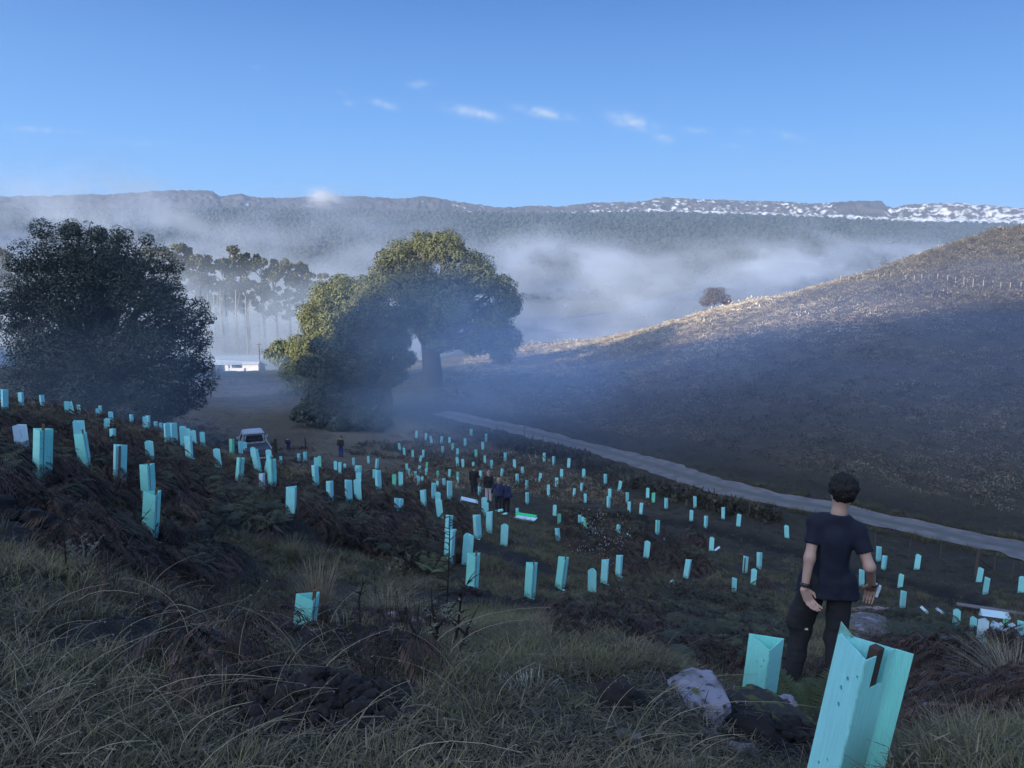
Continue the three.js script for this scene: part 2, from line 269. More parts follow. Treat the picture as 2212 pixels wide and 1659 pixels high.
function smoothY(x, z) {
  const r = Math.hypot(x, z), phi = Math.atan2(x, -z); let lo = 0, hi = NP - 1;
  while (hi - lo > 1) { const m = lo + hi >> 1; if (phis[m] <= phi) lo = m; else hi = m; }
  const fa = (phi - phis[lo]) / (phis[hi] - phis[lo]);
  let j = r < 300 ? clamp(Math.floor(Math.log(Math.max(r, R0) / R0) / logR), 0, NR - 2) : FINE - 1; while (j < NR - 2 && rs[j + 1] < r) j++;
  const fr = clamp((r - rs[j]) / (rs[j + 1] - rs[j])), h = (i, k) => heights[i * NR + k];
  return mix(mix(h(lo, j), h(lo, j + 1), fr), mix(h(hi, j), h(hi, j + 1), fr), fa);
}
function ground(px, py, near = 0.8, far = 600) {      // where a sight line meets the smooth ground
  const k = rayOf(px, py); let d = near, step = 0.05, last = near;
  for (; d < far; d += step) { step = Math.max(0.02, d * 0.012); if (smoothY(k[0] * d, -d) >= k[1] * d) { let a = last, b = d; for (let i = 0; i < 18; i++) { const m = (a + b) / 2; if (smoothY(k[0] * m, -m) >= k[1] * m) b = m; else a = m; } return V3(k[0] * b, k[1] * b, -b); } last = d; }
  return V3(k[0] * far, k[1] * far, -far);
}
for (const g of guards) {
  const p = ground(g.bx, g.by, Math.max(0.8, g.d * 0.62), g.d * 1.5);
  g.p = p; g.s = clamp(Math.hypot(g.by - g.ty, g.bx - g.tx) * project(p)[2] / (GUARD_H * FOC * 0.97), 0.72, 1.35);
}
const strip = (list, s = FULL) => list.map(([x, y]) => { const p = ground(x * s, y * s, 8); return [p.x, p.z]; });
const bankLine = strip([[2420, 2062], [2560, 2048], [2700, 2066], [2830, 2100], [2960, 2135], [3080, 2165], [3200, 2205]]), bankLine2 = strip([[3420, 2265], [3530, 2295], [3640, 2320], [3760, 2362], [3830, 2400]]);
const soilLines = [[bankLine, 0.9], [bankLine2, 0.75]];
const mounds = [];   // x, z, radius, height of dug earth
const bump = (px, py, rad, h, near) => { const p = ground(px * FULL, py * FULL, near ?? 0.8); mounds.push([p.x, p.z, rad, h]); };
function soilAt(x, z) { let s = 0; for (const [l, w] of soilLines) { const d = segDist(x, z, l); if (d < w * 1.6) s = Math.max(s, 1 - sstep(w * 0.7, w * 1.25, d + 0.5 * w * nz(x * 0.9, z * 0.9))); } for (const [mx, mz, r] of mounds) { const d = Math.hypot(x - mx, z - mz) / r; if (d < 1.5) s = Math.max(s, 1 - sstep(0.75, 1.25, d + 0.35 * nz(x * 3, z * 3, 4))); } return s; }
for (const g of guards) if (!/h/.test(g.o)) mounds.push([g.p.x, g.p.z, 0.34 * g.s, 0.03]);
bump(700, 2545, 0.5, 0.1); bump(1180, 2520, 0.45, 0.1); bump(1420, 2560, 0.45, 0.12); bump(780, 2190, 1.0, 0.14, 3); bump(1290, 2120, 1.2, 0.1, 4); bump(1130, 2080, 1.2, 0.1, 4); bump(800, 2020, 1.3, 0.1, 4); bump(3080, 2930, 0.5, 0.05); bump(3180, 2990, 0.4, 0.05); bump(2450, 2780, 0.12, 0.03); bump(1830, 2370, 0.9, 0.1, 5); bump(2110, 2400, 0.9, 0.1, 5); bump(2000, 2200, 1.4, 0.08, 5); bump(180, 2100, 1.6, 0.1, 3);
const roadLine = [[1260, 600], [1130, 574], [1024, 551], [972, 541], [926, 530], [880, 521], [833, 510], [787, 502], [741, 492], [694, 479], [648, 464], [602, 451], [555, 439], [509, 428], [463, 418], [440, 413]].map(([x, y]) => { const p = ground(x, y, 18); return [p.x, p.z]; });
function relief(x, z) {
  const r = Math.hypot(x, z); let h = 0;
  const road = r > 20 && r < 140 ? segDist(x, z, roadLine) : 99, off = sstep(1.4, 3, road);
  h += 0.05 * nz(x * 1.6, z * 1.6) * sstep(1, 4, r) + 0.02 * nz(x * 5.5, z * 5.5, 2) + (r < 9 ? 0.012 * nz(x * 16, z * 16, 5) : 0);
  if (r > 6) h += 0.13 * nz(x * 0.45, z * 0.45, 8) * sstep(6, 14, r);
  if (r > 40) h += 0.35 * nz(x * 0.16, z * 0.16, 3) * sstep(40, 80, r);
  h *= off;
  for (const [mx, mz, rad, hh] of mounds) { const d = Math.hypot(x - mx, z - mz) / rad; if (d < 1) h += hh * (1 - d * d) * (0.6 + 0.8 * (0.5 + nz(x * 9, z * 9, 1))); }
  for (const [l, w] of soilLines) { const d = segDist(x, z, l); if (d < w * 2.2) h += -0.22 * (1 - sstep(0.3 * w, w, d)) + 0.12 * Math.exp(-(((d - w * 1.4) / (w * 0.35)) ** 2)); }
  return h;
}
const groundY = (x, z) => smoothY(x, z) + relief(x, z);
const onGround = (px, py, near) => { const p = ground(px, py, near); p.y = groundY(p.x, p.z); return p; };

const GRASS = [0.052, 0.056, 0.03], STRAW = [0.13, 0.112, 0.072], SOIL = [0.011, 0.0088, 0.0092], PEAT = [0.045, 0.034, 0.032], HILL = [0.31, 0.275, 0.2], HILLB = [0.17, 0.145, 0.11], FIELD = [0.11, 0.115, 0.06];
function groundColor(x, z) {
  const r = Math.hypot(x, z), n = fbm(x * 0.5, z * 0.5, 1, 4), m = fbm(x * 2.3, z * 2.3, 5, 3);
  let c = mix3(PEAT, GRASS, clamp(0.5 + 1.5 * n + 0.8 * m));
  c = mix3(c, STRAW, clamp(0.25 * m + 0.35 * fbm(x * 0.8, z * 0.8, 9, 3)) * 0.6);
  const road = r > 20 ? segDist(x, z, roadLine) : 99;
  if (r > 30) {
    const far = sstep(30, 60, r), k = fbm(x * 0.09, z * 0.09, 2, 4), k2 = fbm(x * 0.5, z * 0.5, 6, 3);
    let hc = mix3(HILL, HILLB, clamp(0.45 + 1.3 * k + 0.8 * k2));
    hc = mix3(hc, FIELD, clamp(0.2 + 1.4 * fbm(x * 0.05, z * 0.05, 12, 3)) * 0.55);
    if (r > 150) hc = mix3(hc, FIELD, sstep(150, 190, r));
    hc = hc.map((v) => v * mix(1.15, 0.5, sstep(0.3, 0.55, Math.atan2(x, -z)) * sstep(70, 110, r)) * (x > 0 ? mix(0.45, 1, sstep(70, 108, r)) : 1));  // darker scrub at far right; shaded lower slope painted darker than the sunlit band
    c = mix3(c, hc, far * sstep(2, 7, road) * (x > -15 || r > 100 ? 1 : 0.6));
  }
  c = mix3(c, SOIL, soilAt(x, z) * 0.95);
  return c;
}
{
  const pos = new Float32Array(NP * NR * 3), col = new Float32Array(NP * NR * 3), uv = new Float32Array(NP * NR * 2), idx = [];
  for (let i = 0, q = 0; i < NP; i++) for (let j = 0; j < NR; j++, q++) {
    const x = Math.sin(phis[i]) * rs[j], z = -Math.cos(phis[i]) * rs[j];
    heights[q] += 0;
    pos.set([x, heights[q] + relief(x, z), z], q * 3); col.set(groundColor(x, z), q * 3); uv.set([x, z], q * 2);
    if (i < NP - 1 && j < NR - 1) idx.push(q, q + NR, q + 1, q + 1, q + NR, q + NR + 1);
  }
  const cap = pos.length / 3, g = new THREE.BufferGeometry();
  const pos2 = new Float32Array(pos.length + 3), col2 = new Float32Array(pos.length + 3), uv2 = new Float32Array(uv.length + 2);
  pos2.set(pos); pos2.set([0, FOOT, 0], pos.length); col2.set(col); col2.set(GRASS, pos.length); uv2.set(uv);
  for (let i = 0; i < NP - 1; i++) idx.push(cap, (i + 1) * NR, i * NR);
  g.setAttribute('position', new THREE.BufferAttribute(pos2, 3)); g.setAttribute('color', new THREE.BufferAttribute(col2, 3)); g.setAttribute('uv', new THREE.BufferAttribute(uv2, 2)); g.setIndex(idx); g.computeVertexNormals();
  // earth crumbs and litter as fine relief and tone
  const S = 512, cv = new Uint8Array(S * S * 4), cb = new Uint8Array(S * S * 4);
  for (let j = 0, q = 0; j < S; j++) for (let i = 0; i < S; i++, q += 4) {
    const a = i / S * Math.PI * 2, b = j / S * Math.PI * 2, X = Math.cos(a) * 3, Y = Math.sin(a) * 3, Z = Math.cos(b) * 3, T = Math.sin(b) * 3;
    const f = (k) => nz(X * k + T * k * 0.71, Y * k + 11.1, Z * k - T * k * 0.71), v = 0.5 + 0.3 * f(2.1) + 0.28 * f(5.3) + 0.24 * f(11.7), t = clamp(0.72 + 0.34 * f(3.7) + 0.34 * f(8.9) + 0.2 * f(17));
    cb.fill(clamp(v) * 255, q, q + 3); cv.set([t * 255, t * 255 * (0.97 + 0.05 * f(6)), t * 255 * 0.97], q); cv[q + 3] = cb[q + 3] = 255;
  }
  const tex = (d, srgb) => { const t = new THREE.DataTexture(d, S, S); t.wrapS = t.wrapT = THREE.RepeatWrapping; t.magFilter = t.minFilter = THREE.LinearFilter; t.repeat.set(0.83, 0.83); t.needsUpdate = true; if (srgb) t.colorSpace = THREE.SRGBColorSpace; return t; };
  const m = part('ground', g, VC(1, { map: tex(cv, true), bumpMap: tex(cb), bumpScale: 0.03 }));
  tag(m, 'dark hillside of grass, bracken litter and dug earth falling to the valley', 'ground', null, 'structure');
}
// the gravel road on the flat, a sheet just above the ground
{
  const mb = new MB(), N = 260, K = 17, curve = new THREE.CatmullRomCurve3(roadLine.map(([x, z]) => V3(x, 0, z))), rows = [];
  for (let i = 0; i <= N; i++) {
    const p = curve.getPointAt(i / N), t = curve.getTangentAt(i / N), nx = -t.z, nzv = t.x, row = [];
    for (let k = 0; k <= K; k++) { const s = (k / K - 0.5) * (2.2 + 0.55 * nz(i * 0.21, k > K / 2 ? 3 : 8)), x = p.x + nx * s, z = p.z + nzv * s; row.push([x, groundY(x, z) + 0.035 + 0.03 * (1 - (2 * s / 3.8) ** 2) - 0.03 * Math.exp(-(((Math.abs(s) - 0.65) / 0.22) ** 2)) + 0.012 * nz(x * 3, z * 3), z, s]); }
    rows.push(row);
  }
  const colAt = (v) => { const n = fbm(v[0] * 1.3, v[2] * 1.3, 3, 3), edge = sstep(0.85, 1.15, Math.abs(v[3])), mid = (1 - sstep(0.15, 0.4, Math.abs(v[3]))) * clamp(0.6 + 2 * n); return mix3(mix3(mix3([0.1, 0.1, 0.108], [0.16, 0.152, 0.155], clamp(0.5 + 2 * n)), [0.22, 0.185, 0.17], edge * 0.8 * clamp(0.6 + n)), [0.06, 0.062, 0.045], mid * 0.7); };
  for (let i = 0; i < N; i++) for (let k = 0; k < K; k++) { const a = rows[i][k], b = rows[i + 1][k], c = rows[i + 1][k + 1], d = rows[i][k + 1]; mb.p.push(...a.slice(0, 3), ...c.slice(0, 3), ...b.slice(0, 3), ...a.slice(0, 3), ...d.slice(0, 3), ...c.slice(0, 3)); for (const v of [a, c, b, a, d, c]) mb.c.push(...colAt(v)); }
  const g = mb.geo(); const nn = g.attributes.normal; for (let i = 0; i < nn.count; i++) if (nn.getY(i) < 0) nn.setXYZ(i, -nn.getX(i), -nn.getY(i), -nn.getZ(i));
  tag(part('gravel_road', mergeVertices(g), VC(0.95)), 'pale gravel farm road running along the foot of the hill', 'road', null, 'structure');
}
// ---------------------------------------------------------------- the mountain range with snow along its cliffs
{
  const crest = [[-700, 428], [-300, 420], [0, 424], [80, 424], [180, 421], [250, 420], [350, 412], [450, 410], [468, 413], [482, 424], [500, 421], [530, 419], [560, 427], [620, 428], [660, 426], [700, 425], [800, 424], [860, 430], [900, 425], [930, 424], [970, 432], [1000, 437], [1080, 450], [1120, 447], [1150, 444], [1200, 448], [1240, 442], [1280, 438], [1380, 436], [1410, 429], [1440, 426], [1500, 430], [1600, 433], [1700, 436], [1750, 440], [1790, 437], [1830, 434], [1895, 434], [1906, 445], [1920, 448], [1950, 441], [2050, 437], [2150, 445], [2212, 450], [2500, 440], [2900, 445]];
  const cliff = [[-700, 452], [0, 452], [400, 450], [700, 452], [900, 456], [1080, 461], [1200, 461], [1400, 459], [1600, 464], [1800, 472], [1900, 478], [2000, 480], [2212, 485], [2900, 485]];
  const tanOf = (py) => Math.tan(Math.atan((384 - py * WIDE) / FOC) - PITCH);
  const A0 = -0.78, A1 = 0.78, NA = 1150, rings = [], RC = 3150, RT = 3420;
  for (let i = 0; i <= 64; i++) rings.push(mix(1150, RC, i / 64)); for (let i = 1; i <= 46; i++) rings.push(mix(RC, RT, i / 46)); rings.push(3520, 3800);
  const NRr = rings.length, pos = new Float32Array((NA + 1) * NRr * 3), col = new Float32Array((NA + 1) * NRr * 3), idx = [];
  for (let i = 0, q = 0; i <= NA; i++) {
    const phi = mix(A0, A1, i / NA), pxw = (512 + FOC * Math.tan(phi) / CP) / WIDE, yc = tanOf(interp(crest, pxw)) * RT * Math.cos(phi) * 1.0, yb = tanOf(interp(cliff, pxw)) * RC * Math.cos(phi);
    const right = sstep(820, 1450, pxw), knob = 4.5 * nz(pxw * 0.035, 4.4) + 3.5 * nz(pxw * 0.11, 1.4) + 2.4 * nz(pxw * 0.3, 2.4) + 1.6 * nz(pxw * 0.8, 6.4);
    for (let j = 0; j < NRr; j++, q++) {
      const r = rings[j], x = Math.sin(phi) * r, z = -Math.cos(phi) * r; let y, c;
      const f = fbm(x * 0.0055, z * 0.0055, 3, 4), f2 = nz(x * 0.045, z * 0.045, 7), crag = fbm(x * 0.02, z * 0.02, 11, 4);
      if (r <= RC) {
        const s = (r - 1150) / (RC - 1150); y = mix(-66, yb, Math.pow(s, 1.35)) + 16 * f * sstep(0, 0.15, s) * (1 - sstep(0.9, 1, s)) + 3.2 * f2 * sstep(0.02, 0.1, s);
        const t = clamp(0.5 + 1.1 * f + 0.5 * f2); c = mix3([0.026, 0.033, 0.03], [0.05, 0.054, 0.042], t);
        if (s < 0.22) c = mix3(c, [0.12, 0.12, 0.07], (1 - sstep(0.1, 0.22, s)) * sstep(0.1, 0.3, fbm(x * 0.004, z * 0.004, 21, 2) + 0.2));
      } else if (r <= RT) {
        const s = (r - RC) / (RT - RC), step = mix(s, sstep(0.2, 0.9, s), 0.55);
        y = mix(yb, yc + knob, step) + 20 * crag * Math.sin(Math.PI * s) + 8 * nz(x * 0.06, z * 0.06, 4) * Math.sin(Math.PI * s);
        const snow = 1.25 * fbm(x * 0.035 + 5, z * 0.06, 17, 5) + 0.22 * right - 0.36 + 0.3 * (s < 0.35 ? 1 : 0) * right - 0.22 * (1 - right) + 0.25 * sstep(0.9, 1, s) * right - 0.35 * sstep(1790, 1830, pxw) * (1 - sstep(1890, 1905, pxw)) * (s > 0.35 ? 1 : 0) + 0.22 * Math.exp(-(((pxw - 520) / 35) ** 2)) + 0.25 * Math.exp(-(((pxw - 1010) / 60) ** 2)) + 0.16 * sstep(1930, 2000, pxw) - 0.35 * crag;
        c = mix3([0.03, 0.03, 0.032], [0.075, 0.062, 0.058], clamp(0.5 + 1.6 * crag));
        c = mix3(c, [0.5, 0.51, 0.54], sstep(-0.03, 0.2, snow) * 0.85);
      } else { y = yc + knob - (r - RT) * 0.35; c = [0.5, 0.51, 0.54]; }
      pos.set([x, y, z], q * 3); col.set(c, q * 3);
      if (i < NA && j < NRr - 1) idx.push(q, q + NRr, q + 1, q + 1, q + NRr, q + NRr + 1);
    }
  }
  const g = new THREE.BufferGeometry(); g.setAttribute('position', new THREE.BufferAttribute(pos, 3)); g.setAttribute('color', new THREE.BufferAttribute(col, 3)); g.setIndex(idx); g.computeVertexNormals();
  tag(part('mountain_range', g, VC(1)), 'long flat topped mountain range with snow among dark cliffs above forest', 'mountains', null, 'structure');
  // the crowns of the forest on its flank, a mass nobody could count
  const rnd = RNG(77), blob = new THREE.IcosahedronGeometry(1, 0); blob.translate(0, 0.6, 0);
  const n = 34000, im = new THREE.InstancedMesh(blob, mat([1, 1, 1], 1), n), M = new THREE.Matrix4(), q = new THREE.Quaternion(), cc = new THREE.Color();
  for (let k = 0; k < n; k++) {
    const i = Math.floor(rnd() * NA), j = 4 + Math.floor(Math.pow(rnd(), 0.8) * 60), o = (i * NRr + j) * 3, s = mix(3, 8, rnd());
    M.compose(V3(pos[o] + (rnd() - 0.5) * 4, pos[o + 1] - 1, pos[o + 2] + (rnd() - 0.5) * 30), q.setFromEuler(new THREE.Euler(0, rnd() * 6, 0)), V3(s * mix(0.8, 1.5, rnd()), s * mix(0.7, 1.35, rnd()), s)); im.setMatrixAt(k, M);
    const t = rnd(); im.setColorAt(k, cc.setRGB(mix(0.02, 0.044, t), mix(0.026, 0.05, t), mix(0.023, 0.036, t)));
  }
  im.name = 'distant_forest'; tag(im, 'grey green forest covering the mountain flank in the haze', 'forest', null, 'stuff'); scene.add(im);
}
// ---------------------------------------------------------------- trees
const LEAF = VC(0.75, { side: THREE.DoubleSide }), BARK = mat([0.075, 0.062, 0.055], 0.95), PALEBARK = mat([0.3, 0.285, 0.26], 0.9);
// crown lobes are given as sight lines and radius; they become balls of foliage at the tree's distance, spread in depth
function bigTree({ name, label, base, dist, lobes, leaf, count, dark, light, seed, gap = 0.12, up = 0.35, trunk, flat = 0.8, depth = 0.55, shrink = 1, rough = 0.5 }) {
  const rnd = RNG(seed), root = at(base[0] * WIDE, base[1] * WIDE, dist); root.y = Math.min(root.y, groundY(root.x, root.z)) - 0.1;
  const t = thing(name, label, 'tree', root.toArray()), mb = new MB(), k = WIDE * dist / FOC, balls = [];
  for (const [x, y, r] of lobes) { const c = at(x * WIDE, y * WIDE, dist).sub(root), R = r * k * shrink; balls.push({ c, R }); }
  const cx = balls.reduce((s, b) => s + b.c.x, 0) / balls.length, wid = Math.max(...balls.map((b) => Math.abs(b.c.x - cx) + b.R));
  // give the crown its depth: middle lobes bulge to the front and the back
  const all = [];
  for (const b of balls) { const room = Math.sqrt(Math.max(0, 1 - ((b.c.x - cx) / wid) ** 2)) * wid * depth; all.push({ c: b.c.clone().add(V3(0, 0, room * 0.75 * (rnd() * 0.5 + 0.5))), R: b.R }); if (room > b.R * 0.5) { all.push({ c: b.c.clone().add(V3((rnd() - 0.5) * b.R, -b.R * 0.15, -room * 0.8)), R: b.R * 0.92 }); all.push({ c: b.c.clone(), R: b.R * 0.95 }); } }
  const area = all.reduce((s, b) => s + b.R * b.R, 0), out = V3(), v = V3(), a = V3(), b2 = V3();
  for (const ball of all) {
    const n = Math.round(count * ball.R * ball.R / area);
    for (let i = 0; i < n; i++) {
      const th = rnd() * 6.283, cz = rnd() * 2 - 1, sx = Math.sqrt(1 - cz * cz); out.set(sx * Math.cos(th), cz, sx * Math.sin(th));
      const clump = fbm(out.x * 2.2 + ball.c.x, out.y * 2.2 + ball.c.y, out.z * 2.2 + seed, 3);
      const rr = ball.R * (0.86 + rough * clump + 0.16 * nz(out.x * 7 + ball.c.x, out.y * 7, out.z * 7)) * mix(0.55, 1, Math.pow(rnd(), 0.42));
      v.copy(out).multiplyScalar(rr); v.y *= flat + (1 - flat) * (v.y > 0 ? 1 : 0); v.add(ball.c);
      if (nz(v.x * 0.42, v.y * 0.42, v.z * 0.42 + seed) > 0.48 - gap && out.y < 0.75) continue;
      if (v.y + root.y < groundY(v.x + root.x, v.z + root.z) + 0.1) continue;
      const s = leaf * mix(0.6, 1.35, rnd());
      // a leafy twig: two leaves, turned mostly up and outward
      out.x += (rnd() - 0.5) * 1.5; out.z += (rnd() - 0.5) * 1.5; out.y += up + (rnd() - 0.5) * 1.3; out.normalize();
      a.set(rnd() - 0.5, rnd() - 0.5, rnd() - 0.5).cross(out).normalize(); b2.crossVectors(out, a);
      const tone = clamp(0.5 + 0.9 * clump + 0.5 * (rnd() - 0.5)), c = mix3(dark, light, tone), w = s * mix(0.3, 0.55, rnd());
      const p0 = v.clone().addScaledVector(a, -s * 0.6).toArray(), p1 = v.clone().addScaledVector(b2, w).toArray(), p2 = v.clone().addScaledVector(a, s * 0.7).addScaledVector(out, s * 0.25).toArray(), p3 = v.clone().addScaledVector(b2, -w).addScaledVector(out, s * 0.1).toArray();
      mb.quad(p0, p1, p2, p3, c);
    }
  }
  // trunk and limbs reaching into the lobes
  const wood = new MB(), tr = trunk ?? {}, r0 = tr.r ?? wid * 0.05, fork = tr.fork ? at(tr.fork[0] * WIDE, tr.fork[1] * WIDE, dist).sub(root) : V3(0, balls.reduce((s, b) => Math.min(s, b.c.y), 99) + 1, 0);
  wood.tube([V3(-0.03, -0.4, 0), V3(0, 0.2, 0), fork.clone().multiplyScalar(0.5).add(V3(0.15, 0, 0)), fork], [r0 * 1.5, r0 * 1.12, r0 * 0.9, r0 * 0.8], null, 9);
  for (const b of all) {
    if (rnd() < 0.12) continue;
    const end = b.c.clone().add(V3((rnd() - 0.5) * b.R, (rnd() - 0.2) * b.R * 0.7, (rnd() - 0.5) * b.R)), m1 = fork.clone().lerp(end, 0.35).add(V3((rnd() - 0.5) * 1.1, rnd() * 0.7, (rnd() - 0.5))), m2 = fork.clone().lerp(end, 0.7).add(V3((rnd() - 0.5) * 0.9, rnd() * 0.6, (rnd() - 0.5))), s = r0 * mix(0.25, 0.5, rnd());
    wood.tube([fork.clone().multiplyScalar(mix(0.8, 1, rnd())), m1, m2, end], [s, s * 0.7, s * 0.42, s * 0.12], null, 5);
    for (let i = 0; i < 6; i++) { const o = m2.clone().lerp(end, rnd()), e = o.clone().add(V3((rnd() - 0.5) * b.R * 1.5, (rnd() - 0.35) * b.R * 1.2, (rnd() - 0.5) * b.R * 1.5)); wood.tube([o, o.clone().lerp(e, 0.5).add(V3((rnd() - 0.5) * 0.3, 0.15, 0)), e], [s * 0.3, s * 0.2, s * 0.06], null, 4); }
  }
  part('trunk', wood.geo(true), BARK, t);
  part('crown', mb.geo(), LEAF, t);
  return t;
}
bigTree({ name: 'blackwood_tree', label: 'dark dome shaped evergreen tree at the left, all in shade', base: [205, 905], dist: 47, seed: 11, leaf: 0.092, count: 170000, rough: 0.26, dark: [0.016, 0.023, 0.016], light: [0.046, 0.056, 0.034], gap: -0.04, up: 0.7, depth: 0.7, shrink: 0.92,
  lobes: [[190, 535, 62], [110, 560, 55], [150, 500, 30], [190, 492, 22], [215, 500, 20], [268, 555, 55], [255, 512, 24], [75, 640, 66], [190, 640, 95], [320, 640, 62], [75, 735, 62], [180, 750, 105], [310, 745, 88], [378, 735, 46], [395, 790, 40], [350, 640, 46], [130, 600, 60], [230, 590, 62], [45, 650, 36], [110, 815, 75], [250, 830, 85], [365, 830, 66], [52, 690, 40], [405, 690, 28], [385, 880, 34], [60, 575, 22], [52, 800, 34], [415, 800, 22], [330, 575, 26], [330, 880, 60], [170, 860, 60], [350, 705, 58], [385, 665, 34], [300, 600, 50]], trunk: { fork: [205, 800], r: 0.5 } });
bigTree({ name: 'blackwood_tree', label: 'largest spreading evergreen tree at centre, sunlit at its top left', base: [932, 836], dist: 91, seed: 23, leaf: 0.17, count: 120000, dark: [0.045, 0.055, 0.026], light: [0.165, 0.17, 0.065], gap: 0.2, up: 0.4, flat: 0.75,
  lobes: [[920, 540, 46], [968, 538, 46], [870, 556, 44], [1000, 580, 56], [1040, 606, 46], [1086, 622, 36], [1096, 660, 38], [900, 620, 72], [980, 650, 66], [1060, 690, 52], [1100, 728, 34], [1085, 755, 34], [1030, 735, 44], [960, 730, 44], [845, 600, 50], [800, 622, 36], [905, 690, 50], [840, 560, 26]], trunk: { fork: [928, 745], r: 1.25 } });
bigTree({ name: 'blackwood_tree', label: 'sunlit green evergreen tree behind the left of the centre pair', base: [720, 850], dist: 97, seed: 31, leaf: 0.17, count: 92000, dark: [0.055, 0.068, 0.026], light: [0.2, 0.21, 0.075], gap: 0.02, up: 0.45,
  lobes: [[742, 622, 36], [710, 640, 38], [675, 676, 30], [690, 700, 44], [735, 690, 50], [655, 750, 38], [690, 760, 50], [770, 650, 46], [640, 800, 30], [655, 845, 40], [690, 820, 52], [740, 760, 60], [800, 640, 40], [640, 880, 30]] });
bigTree({ name: 'blackwood_tree', label: 'dark rounded evergreen tree in front of the largest centre tree', base: [836, 908], dist: 73, seed: 47, leaf: 0.14, count: 110000, dark: [0.026, 0.034, 0.02], light: [0.06, 0.07, 0.036], gap: 0.1, up: 0.4,
  lobes: [[800, 682, 44], [845, 690, 44], [765, 710, 46], [740, 760, 46], [820, 740, 52], [865, 735, 30], [878, 775, 26], [720, 810, 50], [790, 795, 48], [845, 810, 34], [710, 860, 56], [770, 865, 44], [690, 880, 36], [740, 890, 40], [672, 790, 30], [690, 750, 26]], trunk: { fork: [832, 820], r: 0.55 } });
// low scrub at the feet of the centre trees
bigTree({ name: 'scrub_bush', label: 'dark low scrub below the dark rounded centre tree', base: [720, 930], dist: 68, seed: 53, leaf: 0.22, count: 9000, dark: [0.03, 0.04, 0.024], light: [0.06, 0.07, 0.04], gap: 0, lobes: [[690, 905, 26], [735, 915, 28], [780, 905, 26], [650, 895, 22], [820, 912, 20]], trunk: { r: 0.1 } }).userData.category = 'bush';

// tall gum trees in the mist beyond, each with its own tiers of foliage on pale bare trunks
function gum(px, top, dist, width, seed, label) {
  const rnd = RNG(seed), foot = at(px * WIDE, 384, dist); foot.y = groundY(foot.x, foot.z) - 0.5;
  const ty = at(px * WIDE, top * WIDE, dist).y - foot.y, k = WIDE * dist / FOC, w = width * k, t = thing('gum_tree', label, 'tree', foot.toArray(), 0, 'tall gum trees in the mist'), mb = new MB(), wood = new MB();
  const lean = (rnd() - 0.5) * 2, spine = [V3(0, -1, 0), V3(lean * 0.3, ty * 0.35, 0), V3(lean, ty * 0.7, 0.5), V3(lean * 1.4, ty * 0.93, 0)];
  wood.tube(spine, [0.62, 0.48, 0.34, 0.12], null, 6);
  const tiers = [];
  for (let i = 0; i < 28; i++) { const h = i < 3 ? mix(0.9, 0.97, rnd()) : mix(0.42, 0.93, Math.pow(rnd(), 0.65)), a = rnd() * 6.283, spread = w * (i < 3 ? 0.3 : mix(0.2, 1.15, rnd())); tiers.push({ c: V3(lean + Math.cos(a) * spread, ty * h - w * 0.12, Math.sin(a) * spread * 0.8), R: w * mix(0.24, 0.55, Math.pow(rnd(), 1.3)) }); }
  for (const b of tiers) {
    const o = V3(lean * 0.8, Math.max(ty * 0.4, b.c.y - w * mix(0.6, 1.2, rnd())), 0); wood.tube([o, o.clone().lerp(b.c, 0.5).add(V3(0, -0.5, 0)), b.c], [0.24, 0.16, 0.05], null, 4);
    for (let i = 0; i < 150; i++) {
      const th = rnd() * 6.283, cz = rnd() * 2 - 1, sx = Math.sqrt(1 - cz * cz), d = V3(sx * Math.cos(th), cz, sx * Math.sin(th)), q = fbm(d.x * 2 + b.c.x, d.y * 2 + b.c.y, d.z * 2, 3), p = d.clone().multiplyScalar(b.R * (0.8 + 0.7 * q) * Math.pow(rnd(), 0.4)); p.y *= 0.8; p.add(b.c);
      const s = mix(0.55, 1.25, rnd()), u = V3(rnd() - 0.5, rnd() - 0.5, rnd() - 0.5).normalize(), v = V3(rnd() - 0.5, rnd() - 0.5, rnd() - 0.5).cross(u).normalize(), tone = clamp(0.5 + q + 0.4 * (rnd() - 0.5));
      const P = (a, c) => p.clone().addScaledVector(u, a * s).addScaledVector(v, c * s).toArray(); mb.quad(P(-0.6, 0), P(0, 0.35), P(0.7, 0.05), P(0, -0.35), mix3([0.05, 0.056, 0.03], [0.12, 0.118, 0.062], tone));
    }
  }
  part('trunk', wood.geo(true), PALEBARK, t); part('crown', mb.geo(), LEAF, t);
}
for (const [px, top, d, w, label] of [
  [342, 517, 318, 24, 'pale hazy gum tree, small and round topped, beside the dark conical tree'], [372, 545, 300, 22, 'misty gum tree just left of the tallest sunlit gum'], [405, 514, 285, 30, 'tallest sunlit gum tree right of the dark conical tree'], [438, 536, 288, 26, 'sunlit gum tree pressed against the right of the tallest gum'], [462, 548, 292, 24, 'second gum tree right of the tallest one in the mist'], [490, 541, 296, 26, 'gum tree in the left middle of the misty row'], [518, 528, 300, 26, 'highest gum tree in the middle of the misty row'], [545, 540, 304, 24, 'gum tree right of the highest middle gum in the mist'], [577, 543, 308, 26, 'gum tree with a flat top, right middle of the misty row'], [606, 552, 312, 24, 'faint gum tree third from the right end of the misty row'], [632, 546, 316, 24, 'faint gum tree second from the right end of the misty row'], [664, 556, 322, 26, 'faint gum tree at the right end of the misty row'], [700, 577, 345, 26, 'very faint low gum tree between misty row and centre trees'],
  [12, 505, 280, 30, 'hazy gum tree cut by the left picture edge'], [40, 528, 292, 26, 'hazy gum tree just left of the dark conical tree']]) gum(px, top, d, w, Math.round(px * 7 + 1), label);
